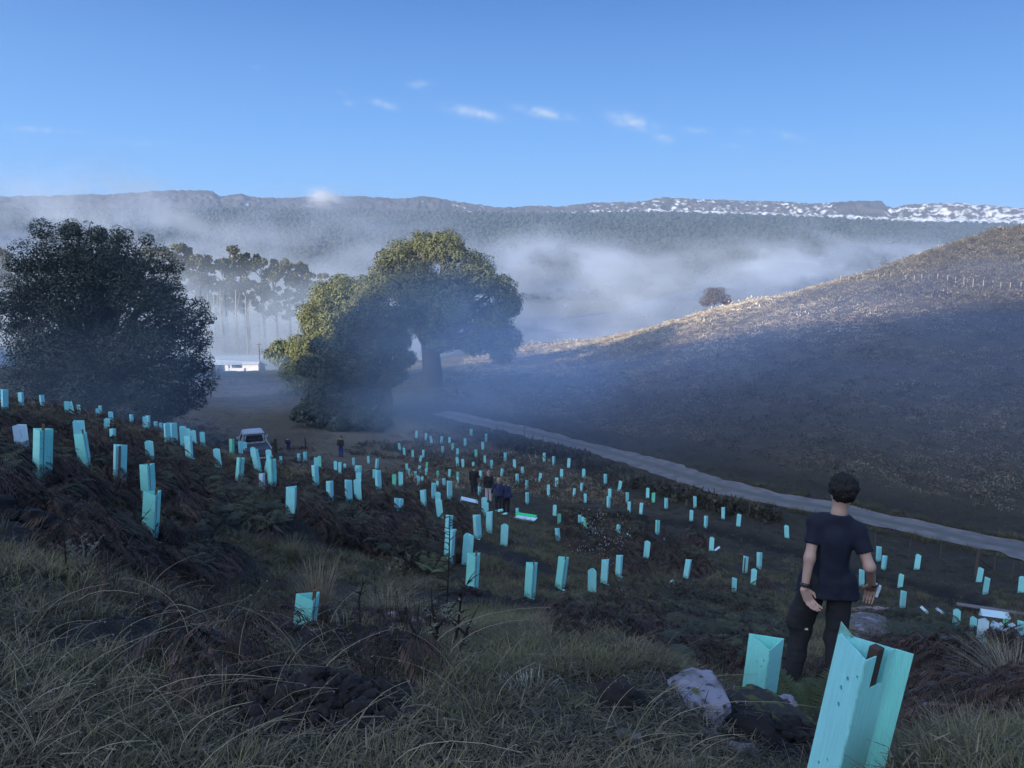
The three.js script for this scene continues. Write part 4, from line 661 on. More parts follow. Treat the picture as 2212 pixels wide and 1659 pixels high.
// patches of bracken, outlined as the camera sees their ground
const BR = [
  { k: 'dead', n: 2000, p: [[-60, 400], [120, 402], [230, 432], [330, 455], [330, 520], [250, 500], [200, 530], [100, 500], [-60, 520]], s: [0.5, 0.9] },
  { k: 'dead', n: 900, p: [[330, 470], [420, 478], [470, 520], [450, 575], [330, 545], [270, 520]], s: [0.7, 1.1] },
  { k: 'fern', n: 50, p: [[180, 480], [290, 505], [290, 545], [200, 535]], s: [0.6, 0.95] },
  { k: 'scrub', n: 60, p: [[395, 530], [455, 535], [455, 580], [380, 580]], s: [0.6, 0.9] },
  { k: 'dead', n: 1700, p: [[545, 610], [640, 585], [760, 590], [790, 640], [760, 680], [640, 650], [560, 640]], s: [0.38, 0.7] },
  { k: 'fern', n: 420, p: [[650, 600], [760, 590], [790, 640], [700, 660]], s: [0.38, 0.65] },
  { k: 'dead', n: 1400, p: [[840, 625], [920, 620], [1000, 640], [1060, 660], [1060, 740], [930, 735], [880, 700]], s: [0.4, 0.75] },
  { k: 'fern', n: 460, p: [[860, 612], [960, 618], [1000, 640], [900, 660], [850, 640]], s: [0.4, 0.7] },
  { k: 'dead', n: 420, p: [[560, 520], [700, 535], [720, 575], [620, 575], [550, 545]], s: [0.7, 1.2] },
  { k: 'scrub', n: 240, p: [[560, 505], [640, 520], [640, 545], [560, 535]], s: [0.5, 1.0] },
  { k: 'scrub', n: 260, p: [[590, 452], [700, 490], [780, 522], [730, 515], [640, 490], [580, 470]], s: [0.9, 1.9] },
  { k: 'scrub', n: 260, p: [[440, 412], [540, 434], [600, 460], [560, 462], [470, 440]], s: [0.9, 1.8] },
  { k: 'scrub', n: 260, p: [[330, 452], [420, 430], [560, 470], [520, 490], [430, 470]], s: [0.4, 0.9] },
  { k: 'dead', n: 300, p: [[30, 505], [130, 530], [240, 560], [200, 600], [60, 560]], s: [0.4, 0.8] },
];
for (const b of BR) {
  const xs = b.p.map((v) => v[0]), ys = b.p.map((v) => v[1]); let made = 0;
  for (let t = 0; t < b.n * 4 && made < b.n; t++) {
    const px = mix(Math.min(...xs), Math.max(...xs), rc()), py = mix(Math.min(...ys), Math.max(...ys), rc()); if (!inPoly(px, py, b.p)) continue;
    const p = ground(px, py, 3); if (nz(p.x * 0.8, p.z * 0.8, 6) < -0.28 || p.z < -110) continue; if (p.z > -4.6 && px > 590 && px < 810) continue; const kk = b.k === 'fern' && p.z > -6.5 ? 0.45 : p.z > -5.5 ? 0.62 : 1, sz = mix(b.s[0], b.s[1], rc()) * kk; if (!clearOf(p.x, p.z, 0.36 * sz) || roadFar(p.x, p.z) < 2.4) continue;
    const odd = rc(); sow(b.k === 'dead' && odd < 0.1 ? 'twig' : b.k === 'dead' && odd < 0.2 && p.z < -7.5 ? 'fern' : b.k, p.x, p.z, sz, mix(0.7, 1.3, rc()), clamp(0.9 + 1.2 * nz(p.x * 0.5, p.z * 0.5, 77), 0.5, 1.6)); made++;
  }
}
// fronds round the feet of the guards that are sunk in bracken
for (const g of guards) if (/h/.test(g.o)) { const n = g.d < 24 ? 4 : 3; for (let i = 0; i < n; i++) { const a = rc() * 6.283, r = 0.18 + 0.25 * rc(); sow('dead', g.p.x + Math.cos(a) * r, g.p.z + Math.abs(Math.sin(a)) * r + 0.12, mix(0.7, 1.0, rc()), 1); } }
const earth = (x, z) => soilAt(x, z);
// near grass, drawn denser the nearer it is
const inView = (a) => (rc() - 0.5) * 2 * a;
const bare = [[[2050, 2700], [2700, 2640], [3300, 2820], [3330, 3060], [1900, 3060], [2000, 2850]], [[900, 2590], [1620, 2640], [1640, 2900], [1100, 2990], [930, 2830]], [[1150, 2470], [1500, 2560], [1560, 2620], [1100, 2580]]];
for (let i = 0; i < 60000; i++) {
  const phi = inView(0.68), r = Math.exp(mix(Math.log(1.5), Math.log(34), Math.pow(rc(), 0.82))), x = Math.sin(phi) * r, z = -Math.cos(phi) * r, n = fbm(x * 0.5, z * 0.5, 1, 3), e = earth(x, z);
  if (rc() < e * 0.97 || rc() < clamp(-2.6 * n)) continue;
  const [px, py] = project(V3(x, groundY(x, z), z)), fx = px / FULL, fy = py / FULL, b = bare.find((q) => inPoly(fx, fy, q));
  if (b && rc() < (b === bare[1] ? 0.95 : 0.5)) continue;
  if (roadFar(x, z) < 2.0) continue;
  if (rc() < 0.3 * (1 - sstep(4, 10, r))) continue;
  const s = clamp(0.62 + r * 0.06, 0.62, 2.3) * mix(0.6, 1.2, rc()), lower = b ? 0.5 : 1;
  const patch = clamp(0.85 + 1.3 * fbm(x * 0.9, z * 0.9, 60, 3), 0.45, 1.5);
  if (fx < 1050 && fy > 2250 && rc() < 0.07 && r < 8) sow('straw', x, z, s * 0.75, lower, 1); else if (rc() < 0.06 + 0.25 * clamp(fbm(x * 0.35, z * 0.35, 30, 2) * 2) && clearOf(x, z, 0.2 * s)) sow('straw', x, z, s * 0.62, lower, 0.85); else if (clearOf(x, z, 0.07 * s)) sow('grass', x, z, s * (0.8 + 0.25 * patch), lower * mix(0.5, 1, patch), patch);
}
for (let i = 0; i < 2600; i++) { const phi = inView(0.66), r = Math.exp(mix(Math.log(3), Math.log(26), rc())), x = Math.sin(phi) * r, z = -Math.cos(phi) * r; if (fbm(x * 0.3, z * 0.3, 40, 2) < 0.02 || !clearOf(x, z, 0.4) || earth(x, z) > 0.5) continue; if (r < 6.5 && x > 0.2) continue; sow(rc() < 0.5 ? 'twig' : 'dead', x, z, mix(0.35, 0.7, rc()), 1); }
for (let i = 0; i < 6500; i++) { const phi = inView(0.68), r = Math.exp(mix(Math.log(1.4), Math.log(13), rc())), x = Math.sin(phi) * r, z = -Math.cos(phi) * r; if (rc() < earth(x, z) * 0.85) continue; sow('litter', x, z, mix(0.8, 1.5, rc()), 1, clamp(0.8 + 1.2 * fbm(x, z, 90, 3), 0.4, 1.4), 0); }
// rough growth over the flat, the far field and the hill across the road
for (let i = 0; i < 64000; i++) {
  const phi = inView(0.7), r = Math.exp(mix(Math.log(30), Math.log(190), Math.pow(rc(), 0.75))), x = Math.sin(phi) * r, z = -Math.cos(phi) * r, rd = roadFar(x, z); if (rd < 2.3) continue;
  const hill = sstep(2.5, 8, rd) * (r > 45 ? 1 : 0.3), n = fbm(x * 0.07, z * 0.07, 2, 3), s = mix(0.5, 1.2, rc()) * (0.7 + r / 160);
  if (x < -8 && r < 230) { if (rc() < 0.55) continue; if (!clearOf(x, z, 0.3)) continue; sow('hill', x, z, s * 0.55, 0.45, 0.85); continue; }
  if (hill < 0.5) { if (rc() < 0.5 && clearOf(x, z, 0.3)) sow('scrub', x, z, s * 0.4, 0.7, 1.2); continue; }
  if (rc() < 0.35 - 0.9 * n) continue;
  sow('hill', x, z, s * (rc() < 0.06 ? 1.9 : 1), mix(0.45, 1, rc()), clamp(1 + 1.5 * fbm(x * 0.035, z * 0.035, 55, 3), 0.5, 1.6) * mix(1.75, 0.62, sstep(0.3, 0.55, phi) * sstep(70, 110, r)) * mix(0.34, 1, sstep(78, 112, r)));  // tint paints the sunlit band lighter and the shaded lower slope darker
}
for (let i = 0; i < 900; i++) { const t = rc(), k = Math.floor(t * (roadLine.length - 2)), f = rc(), a = roadLine[k], b = roadLine[k + 1], sd = rc() < 0.5 ? -1 : 1, dx = b[0] - a[0], dz = b[1] - a[1], l = Math.hypot(dx, dz), o = sd * (1.15 + 0.7 * rc()); sow('grass', mix(a[0], b[0], f) - dz / l * o, mix(a[1], b[1], f) + dx / l * o, mix(2, 4, rc()), 1, 0.9); }
// the thick growth that roughens the top of the hill
for (let i = 0; i < 1500; i++) { const px = mix(880, 1060, rc()), p = ground(px, mix(225, 300, rc()), 60); if (p.z < -180) continue; sow('hill', p.x, p.z, mix(1.0, 2.3, rc()), mix(0.8, 1.3, rc()), 0.5); }
{
  const cc = new THREE.Color(), m = PLANT();
  for (const k in KINDS) KINDS[k].forEach((g, v) => {
    const list = spots[k][v]; if (!list.length) return;
    const im = new THREE.InstancedMesh(g, m, list.length); im.castShadow = im.receiveShadow = true;
    list.forEach(([mm, t], i) => { im.setMatrixAt(i, mm); im.setColorAt(i, cc.setRGB(t, t * mix(0.94, 1.04, (i * 0.618) % 1), t * 0.98)); });
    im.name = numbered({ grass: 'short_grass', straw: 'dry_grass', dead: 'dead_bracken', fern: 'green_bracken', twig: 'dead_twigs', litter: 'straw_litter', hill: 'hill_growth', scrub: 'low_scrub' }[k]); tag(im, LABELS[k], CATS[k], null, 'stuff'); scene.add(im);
  });
}
// long wet stalks arching over the foreground
{
  const rnd = RNG(91), mb = new MB(), drops = [];
  for (let i = 0; i < 170; i++) {
    const px = i < 135 ? mix(-40, 330, Math.pow(rnd(), 0.9)) : mix(330, 700, rnd()), py = mix(i < 135 ? 590 : 660, 790, rnd()), p = ground(px, py, 0.9); if (p.z < -7) continue; p.y = groundY(p.x, p.z) - 0.02;
    const h = mix(0.14, 0.42, Math.pow(rnd(), 1.6)) * (i % 9 === 0 ? 1.5 : 1), az = (rnd() - 0.5) * 1.5 + (rnd() < 0.2 ? 3.1 : 0), bend = h * mix(0.35, 1.5, rnd()), k = mix(0.6, 1.25, rnd()), c = mix3([0.13, 0.112, 0.07], [0.27, 0.24, 0.17], rnd()).map((v) => v * k), pts = [], n = 7;
    for (let j = 0; j <= n; j++) { const t = j / n; pts.push(V3(p.x + Math.cos(az) * bend * t * t, p.y + h * (t - 0.42 * Math.min(1.6, bend / h) * t * t * t * 0.7), p.z + Math.sin(az) * bend * t * t * 0.7)); }
    mb.tube(pts, pts.map((_, j) => 0.0016 * (1.1 - j / n) + 0.0005), c, 3);
    if (rnd() < 0.75) for (let j = 3; j <= n; j++) if (rnd() < 0.55) drops.push(pts[j].clone().add(V3(0, -0.003, 0)));
  }
  tag(part('arching_grass_stalks', mb.geo(), PLANT()), 'long pale grass stalks arching over the left foreground', 'dry grass', null, 'stuff');
  const im = new THREE.InstancedMesh(new THREE.IcosahedronGeometry(0.0028, 1), new THREE.MeshPhysicalMaterial({ color: 0xffffff, roughness: 0.05, transmission: 1, thickness: 0.003, ior: 1.33 }), drops.length);
  drops.forEach((d, i) => im.setMatrixAt(i, M4.makeTranslation(d.x, d.y, d.z))); im.name = 'water_drops'; tag(im, 'tiny water drops hanging on the arching grass', 'water drops', null, 'stuff'); scene.add(im);
}
// ---------------------------------------------------------------- mist lying in the valley: long soft banks, thinning out towards their tops and ends
const MIST = (c) => new THREE.MeshStandardMaterial({ color: new THREE.Color().setRGB(...c), vertexColors: true, transparent: true, roughness: 1, side: THREE.DoubleSide, depthWrite: false });
function bank({ label, line, base, top, thick, dens, rag = 0.35, tear = 1.7, scale = 0.03, color = [0.19, 0.232, 0.32], ends = 0.12, nu = 220, nv = 56, seed = 0, low = 0, hug = 0 }) {
  const curve = new THREE.CatmullRomCurve3(line.map(([px, d]) => { const p = at(px, 384, d); return V3(p.x, 0, p.z); })), pos = [], col = [], idx = [];
  for (let i = 0; i <= nu; i++) {
    const u = i / nu, c = curve.getPoint(u), t = curve.getTangent(u), nx = -t.z, nzv = t.x, hT = interp(top, u), dn = interp(dens, u);
    for (let j = 0; j <= nv; j++) {
      const a = j / nv * Math.PI * 2, e = Math.sin(u * Math.PI) ** 0.35, s = Math.sin(a), q = Math.cos(a);
      const puff = 1 + 0.16 * nz(c.x * scale + q * 2, s * 2, c.z * scale + seed);
      const y = mix(base, hT, (s + 1) / 2), off = thick * q * e * puff * (1 - 0.3 * s);
      const x = c.x + nx * off, z = c.z + nzv * off; pos.push(x, y, z);
      const v = (s + 1) / 2, n = fbm(x * scale, y * scale * 2.2, z * scale + seed, 5), n2 = fbm(x * scale * 0.4 + 9, y * scale * 0.8, z * scale * 0.4 + seed, 3);
      const edge = 1 - sstep(0.42 + rag * n * 1.6, 1.02, v + rag * 0.9 * n - 0.25 * n2 * rag), end = sstep(0, ends, u) * (1 - sstep(1 - ends, 1, u)), foot = (low ? sstep(0, low, v) : 1) * (hug ? sstep(0, hug, y - smoothY(x, z)) : 1);
      col.push(1, 1, 1, clamp(dn * edge * end * foot * clamp(0.9 + tear * n + 0.9 * n2, 0.05, 1.7)) * (v > 0.985 ? 0 : 1));
      if (i < nu && j < nv) { const k = i * (nv + 1) + j; idx.push(k, k + nv + 1, k + 1, k + 1, k + nv + 1, k + nv + 2); }
    }
  }
  const g = new THREE.BufferGeometry(); g.setAttribute('position', new THREE.Float32BufferAttribute(pos, 3)); g.setAttribute('color', new THREE.Float32BufferAttribute(col, 4)); g.setIndex(idx); g.computeVertexNormals();
  const m = part(numbered('mist_cloud'), g, MIST(color)); m.castShadow = false; return tag(m, label, 'mist', null, 'stuff');
}
const heightAt = (py, d) => at(512, py, d).y;
bank({ label: 'white bank of mist filling the valley behind the hill and trees', line: [[-260, 620], [100, 520], [420, 450], [760, 430], [1250, 470]], base: -80, top: [[0, heightAt(225, 600)], [0.3, heightAt(236, 480)], [0.5, heightAt(238, 450)], [0.72, heightAt(222, 430)], [0.86, heightAt(230, 440)], [1, heightAt(238, 470)]], thick: 42, dens: [[0, 0.5], [0.3, 0.62], [0.5, 0.72], [0.75, 0.78], [1, 0.66]], seed: 3, tear: 2.2, rag: 0.45, scale: 0.02 });
bank({ label: 'thin blue mist in the valley between the conical tree and the centre trees', line: [[-60, 150], [120, 135], [260, 125], [430, 140]], base: -27, color: [0.2, 0.31, 0.52], top: [[0, heightAt(340, 150)], [0.5, heightAt(338, 130)], [1, heightAt(342, 140)]], thick: 8, dens: [[0, 0.45], [0.5, 0.55], [1, 0.35]], seed: 14, hug: 4, nv: 120, rag: 0.3, scale: 0.05 });
bank({ label: 'pale mist hiding the trunks of the gum trees', line: [[-120, 275], [120, 262], [260, 252], [480, 262]], base: -50, color: [0.2, 0.255, 0.35], top: [[0, heightAt(222, 275)], [0.45, heightAt(226, 260)], [0.7, heightAt(234, 255)], [1, heightAt(250, 260)]], thick: 9, dens: [[0, 0.6], [0.5, 0.66], [1, 0.5]], seed: 61, rag: 0.42, scale: 0.035 });
bank({ label: 'grey mist plume rising in front of the mountains at the left', line: [[-200, 1150], [80, 1050], [260, 1000], [520, 1080]], base: -70, top: [[0, heightAt(130, 1100)], [0.25, heightAt(148, 1050)], [0.42, heightAt(138, 1040)], [0.6, heightAt(178, 1010)], [0.8, heightAt(175, 1040)], [1, heightAt(215, 1080)]], thick: 90, dens: [[0, 0.42], [0.3, 0.6], [0.42, 0.62], [0.62, 0.34], [0.8, 0.46], [1, 0.25]], seed: 22, tear: 2.6, rag: 0.55, scale: 0.011 });
bank({ label: 'torn white mist drifting over the lower forest at the right', line: [[430, 1350], [620, 1300], [800, 1250], [1080, 1300]], base: -75, top: [[0, heightAt(240, 1350)], [0.2, heightAt(214, 1320)], [0.36, heightAt(232, 1300)], [0.6, heightAt(212, 1270)], [0.8, heightAt(226, 1270)], [1, heightAt(262, 1300)]], thick: 70, dens: [[0, 0.4], [0.3, 0.62], [0.45, 0.36], [0.65, 0.74], [1, 0.4]], seed: 35, tear: 3.4, rag: 0.6, scale: 0.011 });
bank({ label: 'small white cloud clinging to the mountain top left of centre', line: [[310, 2500], [335, 2450], [368, 2500]], base: heightAt(215, 2450), top: [[0, heightAt(186, 2450)], [0.5, heightAt(178, 2450)], [1, heightAt(190, 2450)]], thick: 34, dens: [[0, 0.6], [1, 0.6]], tear: 3, seed: 41, color: [0.22, 0.24, 0.29], rag: 0.6, scale: 0.012, ends: 0.4, nu: 60, nv: 40, low: 0.5 });
bank({ label: 'thin shaded haze hanging before the centre trees', line: [[275, 60], [400, 58], [520, 60], [640, 66]], base: -18, top: [[0, heightAt(250, 60)], [0.5, heightAt(210, 58)], [1, heightAt(270, 64)]], thick: 3, dens: [[0, 0.2], [0.5, 0.27], [1, 0.17]], seed: 50, hug: 5, nv: 120, rag: 0.2, scale: 0.06, color: [0.42, 0.62, 0.95], ends: 0.3 });
// a shallow layer of mist over the slope across the road
{
  const pos = [], col = [], idx = [], NA = 90, NB = 60;
  for (const lift of [0, 1]) for (let i = 0; i <= NA; i++) for (let j = 0; j <= NB; j++) {
    const px = mix(400, 1120, i / NA), k = rayOf(px, 384), n = Math.hypot(k[0], 1), r = mix(44, 185, (j / NB) ** 1.3), x = k[0] / n * r, z = -r / n, w = fbm(x * 0.04, z * 0.04, 70 + lift, 4);
    pos.push(x, smoothY(x, z) + (lift ? 7.5 : 3.2) + 2.5 * w * (lift ? 1 : 0.4) - (lift ? 6 : 2.4) * (1 - sstep(44, 62, r)), z);
    col.push(1, 1, 1, 0.16 * sstep(0, 0.12, i / NA) * (1 - sstep(0.9, 1, i / NA)) * sstep(44, 70, r) * (1 - sstep(88, 125, r)) * clamp(0.9 + w, 0.4, 1.4) * mix(1, 0.62, sstep(700, 1024, px)));
    if (i < NA && j < NB) { const q = lift * (NA + 1) * (NB + 1) + i * (NB + 1) + j; idx.push(q, q + 1, q + NB + 1, q + 1, q + NB + 2, q + NB + 1); }
  }
  const g = new THREE.BufferGeometry(); g.setAttribute('position', new THREE.Float32BufferAttribute(pos, 3)); g.setAttribute('color', new THREE.Float32BufferAttribute(col, 4)); g.setIndex(idx); g.computeVertexNormals();
  const m = part(numbered('mist_cloud'), g, MIST([0.3, 0.43, 0.7])); m.castShadow = false; tag(m, 'shallow blue haze lying over the slope across the road', 'mist', null, 'stuff');
}
bank({ label: 'thin blue haze hanging before the dark conical tree', line: [[-140, 43], [60, 40], [200, 41], [262, 45]], base: -14, top: [[0, heightAt(200, 42)], [0.5, heightAt(190, 40)], [1, heightAt(240, 44)]], thick: 2, dens: [[0, 0.045], [0.5, 0.045], [1, 0.04]], seed: 83, rag: 0.2, scale: 0.06, color: [0.42, 0.62, 0.95], ends: 0.25, nu: 80 });
bank({ label: 'thin blue haze over the paddock behind the pickup truck', line: [[110, 84], [200, 78], [290, 76], [400, 84]], base: -22, top: [[0, heightAt(356, 84)], [0.5, heightAt(352, 77)], [1, heightAt(360, 84)]], thick: 5, dens: [[0, 0.26], [0.5, 0.36], [1, 0.22]], seed: 97, hug: 3.5, nv: 120, rag: 0.25, scale: 0.06, color: [0.34, 0.52, 0.88], ends: 0.3, nu: 80 });
// ---------------------------------------------------------------- people
const SKIN = mat([0.42, 0.27, 0.22], 0.6);
// J: joints in metres (x to the right, y up from the soles, z towards the camera)
function hand(J, s, curl) {   // bones of a hand: palm and five fingers, from the wrist towards the finger tips
  const W = V3(...J['wrist' + s]), E = V3(...J['elbow' + s]), tip = J['tip' + s] ? V3(...J['tip' + s]) : W.clone().add(W.clone().sub(E).normalize().multiplyScalar(0.17)), d = tip.clone().sub(W).normalize(), thumbSide = V3(...(J['thumb' + s] ?? [0, 0, -1])), side = thumbSide.clone().addScaledVector(d, -thumbSide.dot(d)).normalize(), palmN = V3().crossVectors(d, side).multiplyScalar(s === 'L' ? 1 : -1), bones = [];
  const P = (a, b, c) => W.clone().addScaledVector(d, a).addScaledVector(side, b).addScaledVector(palmN, c);
  bones.push([P(0.0, 0.01, 0), P(0.08, 0.022, 0), 0.022, 0.017], [P(0.0, -0.008, 0), P(0.08, 0, 0), 0.022, 0.017], [P(0.0, -0.016, 0), P(0.075, -0.024, 0), 0.02, 0.015]);
  [[0.03, 0.07], [0.01, 0.078], [-0.01, 0.072], [-0.028, 0.056]].forEach(([o, l], i) => { const a = P(0.082, o, 0), b = P(0.082 + l * 0.5, o * 1.1, curl * 0.012), c = P(0.082 + l * 0.82, o * 1.1, curl * 0.034), e = P(0.082 + l * 0.96, o * 1.05, curl * 0.056); const r = i === 3 ? 0.0078 : 0.0092; bones.push([a, b, r, r * 0.95], [b, c, r * 0.95, r * 0.9], [c, e, r * 0.9, r * 0.78]); });
  const t0 = P(0.022, 0.028, 0.004), t1 = P(0.055, 0.05, 0.016), t2 = P(0.088, 0.052, 0.026); bones.push([t0, t1, 0.0135, 0.011], [t1, t2, 0.011, 0.009]);
  return bones.map(([a, b, r, q]) => [a.toArray(), b.toArray(), r, q]);
}
const field = (bones, k) => (x, y, z) => { let d = 9; for (const [a, b, r, q] of bones) { const e = cone(x, y, z, a, b, r, q); d = d > 8 ? e : smin(d, e, k); } return d; };
const bounds = (bones, pad) => { const lo = [9, 9, 9], hi = [-9, -9, -9]; for (const [a, b, r, q] of bones) for (let i = 0; i < 3; i++) { lo[i] = Math.min(lo[i], a[i] - r - pad, b[i] - q - pad); hi[i] = Math.max(hi[i], a[i] + r + pad, b[i] + q + pad); } return [lo, hi]; };
function person(o) {
  const { J, label, pos, turn = 0, scale = 1, cell = 0.012, fine = 0.006, long = false } = o, t = thing('person', label, 'person', pos, turn, o.group);
  t.scale.setScalar(scale);
  const arms = []; for (const s of ['L', 'R']) arms.push([J['shoulder' + s], J['elbow' + s], 0.047, 0.038], [J['elbow' + s], J['wrist' + s], 0.04, 0.027]);
  const legs = []; for (const s of ['L', 'R']) legs.push([J['hip' + s], J['knee' + s], 0.075, 0.052], [J['knee' + s], J['ankle' + s], 0.052, 0.036], [J['ankle' + s], J['toe' + s], 0.04, 0.03]);
  const torso = [[J.pelvis, J.chest, 0.08, 0.085], [J.chest, J.neck, 0.08, 0.05], [J.shoulderL, J.chest, 0.042, 0.07], [J.shoulderR, J.chest, 0.042, 0.07], [J.hipL, J.pelvis, 0.06, 0.07], [J.hipR, J.pelvis, 0.06, 0.07]];
  const body = [...torso, ...arms, ...legs, [J.neck, J.head, 0.055, 0.05]];
  let f = field(body, 0.03); let [lo, hi] = bounds(body, 0.03);
  const geos = [surface(f, lo, hi, cell)];
  // head with face
  const h = V3(...J.head), look = V3(...(J.look ?? [0, 0, -1])).normalize(), rt = V3().crossVectors(look, V3(0, 1, 0)).normalize(), upv = V3().crossVectors(rt, look), L = (x, y, z) => [(x - h.x) * rt.x + (y - h.y) * rt.y + (z - h.z) * rt.z, (x - h.x) * upv.x + (y - h.y) * upv.y + (z - h.z) * upv.z, (x - h.x) * look.x + (y - h.y) * look.y + (z - h.z) * look.z];
  const headF = (X, Y, Z) => { const [x, y, z] = L(X, Y, Z); let d = ell(x, y, z, [0, 0.035, -0.012], [0.076, 0.098, 0.096]); d = smin(d, ell(x, y, z, [0, -0.04, 0.022], [0.058, 0.075, 0.066]), 0.04); d = smin(d, cone(x, y, z, [0, 0.012, 0.088], [0, -0.022, 0.106], 0.009, 0.014), 0.016); for (const s of [-1, 1]) { d = smin(d, ell(x, y, z, [s * 0.079, -0.005, -0.012], [0.012, 0.032, 0.02]), 0.012); d = Math.max(d, -(ell(x, y, z, [s * 0.03, 0.014, 0.094], [0.017, 0.011, 0.012]))); d = Math.min(d, ell(x, y, z, [s * 0.03, 0.013, 0.082], [0.013, 0.011, 0.011])); } d = smin(d, ell(x, y, z, [0, -0.055, 0.083], [0.026, 0.007, 0.01]), 0.008); d = smin(d, cone(X, Y, Z, J.neck, [J.head[0], J.head[1] - 0.04, J.head[2]], 0.058, 0.052), 0.03); return d; };
  geos.push(surface(headF, [h.x - 0.13, h.y - 0.17, h.z - 0.14], [h.x + 0.13, h.y + 0.16, h.z + 0.14], fine));
  for (const s of ['L', 'R']) { const b = hand(J, s, o.curl ?? 1.7), [a, c] = bounds(b, 0.012); geos.push(surface(field([...b, [J['elbow' + s], J['wrist' + s], 0.04, 0.026]].slice(0, b.length), 0.009), a, c, Math.min(fine, 0.0042))); }
  part('body', mergeGeometries(geos), SKIN, t);
  // hair or hat
  const hair = o.hair, puff = hair.puff ?? 0;
  const hg = surface((X, Y, Z) => { const [x, y, z] = L(X, Y, Z); const n = (o.hat ? 0.0008 : 0.008) * nz(x * 60, y * 40, z * 60) + (o.hat ? 0 : 0.013 * nz(x * 20, y * 20, z * 20, 3)); let d = ell(x, y, z, [0, 0.045, -0.018], [0.089 + puff, 0.1 + puff, 0.106 + puff]) + n; d = Math.max(d, (z - 0.055) * 0.8 - 0.35 * (y - 0.06)); const yc = mix(-(hair.low ?? 0.045) - 0.03, 0.055, sstep(-0.05, 0.07, z)) + 0.01 * nz(x * 50, z * 40); d = Math.max(d, (yc - y) * 0.9); if (hair.ponytail) { d = smin(d, cone(x, y, z, [0, 0.05, -0.105], [0.0, -0.08, -0.15], 0.026, 0.032), 0.02); d = smin(d, cone(x, y, z, [0, -0.08, -0.15], [0.015, -0.2, -0.13], 0.032, 0.012) + 0.004 * nz(x * 60, y * 8, z * 60), 0.02); } if (hair.sides) for (const s of [-1, 1]) d = smin(d, cone(x, y, z, [s * 0.07, 0.0, 0.02], [s * 0.075, -0.16, 0.04], 0.022, 0.02), 0.02); return d; }, [h.x - 0.2, h.y - 0.26, h.z - 0.2], [h.x + 0.2, h.y + 0.2, h.z + 0.2], fine);
  part(o.hat ? 'knitted_hat' : 'hair', hg, o.hat ? mat(o.hat, 0.95) : mat(hair.color, 0.85), t);
  if (o.hat && hair.under) { const u = surface((X, Y, Z) => { const [x, y, z] = L(X, Y, Z); let d = 9; for (const s of [-1, 1]) d = Math.min(d, cone(x, y, z, [s * 0.07, 0.0, -0.01], [s * 0.085, -0.17, 0.02], 0.02, 0.022)); d = Math.min(d, ell(x, y, z, [0, -0.03, -0.05], [0.075, 0.06, 0.05])); return d; }, [h.x - 0.15, h.y - 0.24, h.z - 0.15], [h.x + 0.15, h.y + 0.1, h.z + 0.15], Math.max(fine, 0.007)); part('hair', u, mat(hair.under, 0.85), t); }
  // top: a shirt or a jacket
  const hem = o.hem, sleeves = []; const sl = o.sleeve ?? 1;
  for (const s of ['L', 'R']) { const a = V3(...J['shoulder' + s]), b = V3(...J['elbow' + s]), c = V3(...J['wrist' + s]); if (sl < 1) sleeves.push([a.toArray(), a.clone().lerp(b, sl * 1.55).toArray(), 0.056, 0.064]); else sleeves.push([a.toArray(), b.toArray(), 0.072, 0.062], [b.toArray(), c.clone().lerp(b, 0.06).toArray(), 0.06, 0.046]); }
  const low = J.hem ?? [J.pelvis[0], hem, J.pelvis[2]], fat = o.bulk ?? 0, tops = [[J.chest, J.pelvis, 0.128 + fat, 0.128 + fat], [J.pelvis, low, 0.132 + fat, 0.145 + fat], [J.chest, [J.neck[0], J.neck[1] - 0.045, J.neck[2]], 0.122, 0.066], [J.shoulderL, J.chest, 0.055, 0.1], [J.shoulderR, J.chest, 0.055, 0.1], [J.shoulderL, [J.neck[0], J.neck[1] - 0.04, J.neck[2]], 0.062, 0.062], [J.shoulderR, [J.neck[0], J.neck[1] - 0.04, J.neck[2]], 0.05, 0.06], [[J.hipL[0] - 0.02, low[1], J.hipL[2]], [J.hipR[0] + 0.02, low[1], J.hipR[2]], 0.122 + fat, 0.122 + fat], [[J.hipL[0], low[1] + 0.1, J.hipL[2]], [J.hipR[0], low[1] + 0.1, J.hipR[2]], 0.12 + fat, 0.12 + fat]];
  const tf = field(tops, 0.035), sf = field(sleeves, 0.02), top = (x, y, z) => {
    const fold = 0.009 * nz(x * 11, y * 5, z * 11) + 0.006 * nz(x * 26, y * 9, z * 26, 7) + 0.004 * nz(x * 9 + y * 9, y * 22, 4) * (y < J.chest[1] - 0.1 ? 1 : 0.3);
    let d = smin(tf(x, y, z), sf(x, y, z), 0.04) + fold; const ny = y - J.neck[1] - (o.collar ?? 0);
    d = Math.max(d, ny + 0.01 + (z - J.neck[2]) * -0.1); d = Math.max(d, low[1] + 0.02 * nz(x * 6, z * 6) - y - (o.bent ? 9 : 0));
    if (sl < 1) for (const s of ['L', 'R']) { const a = J['shoulder' + s], b = J['elbow' + s], q = [b[0] - a[0], b[1] - a[1], b[2] - a[2]], l = Math.hypot(...q), p = ((x - a[0]) * q[0] + (y - a[1]) * q[1] + (z - a[2]) * q[2]) / l; const near = Math.hypot(x - a[0] - q[0] * p / l, y - a[1] - q[1] * p / l, z - a[2] - q[2] * p / l); if (near < 0.11 && p > l * 0.35 && (s === 'L' ? x < a[0] + 0.03 + 0.09 * 0 : x > a[0] - 0.03)) d = Math.max(d, p - l * sl); }
    return d;
  };
  [lo, hi] = bounds([...tops, ...sleeves], 0.03);
  part(o.topName ?? 'jacket', surface(top, lo, hi, cell), mat(o.top, 0.9), t);
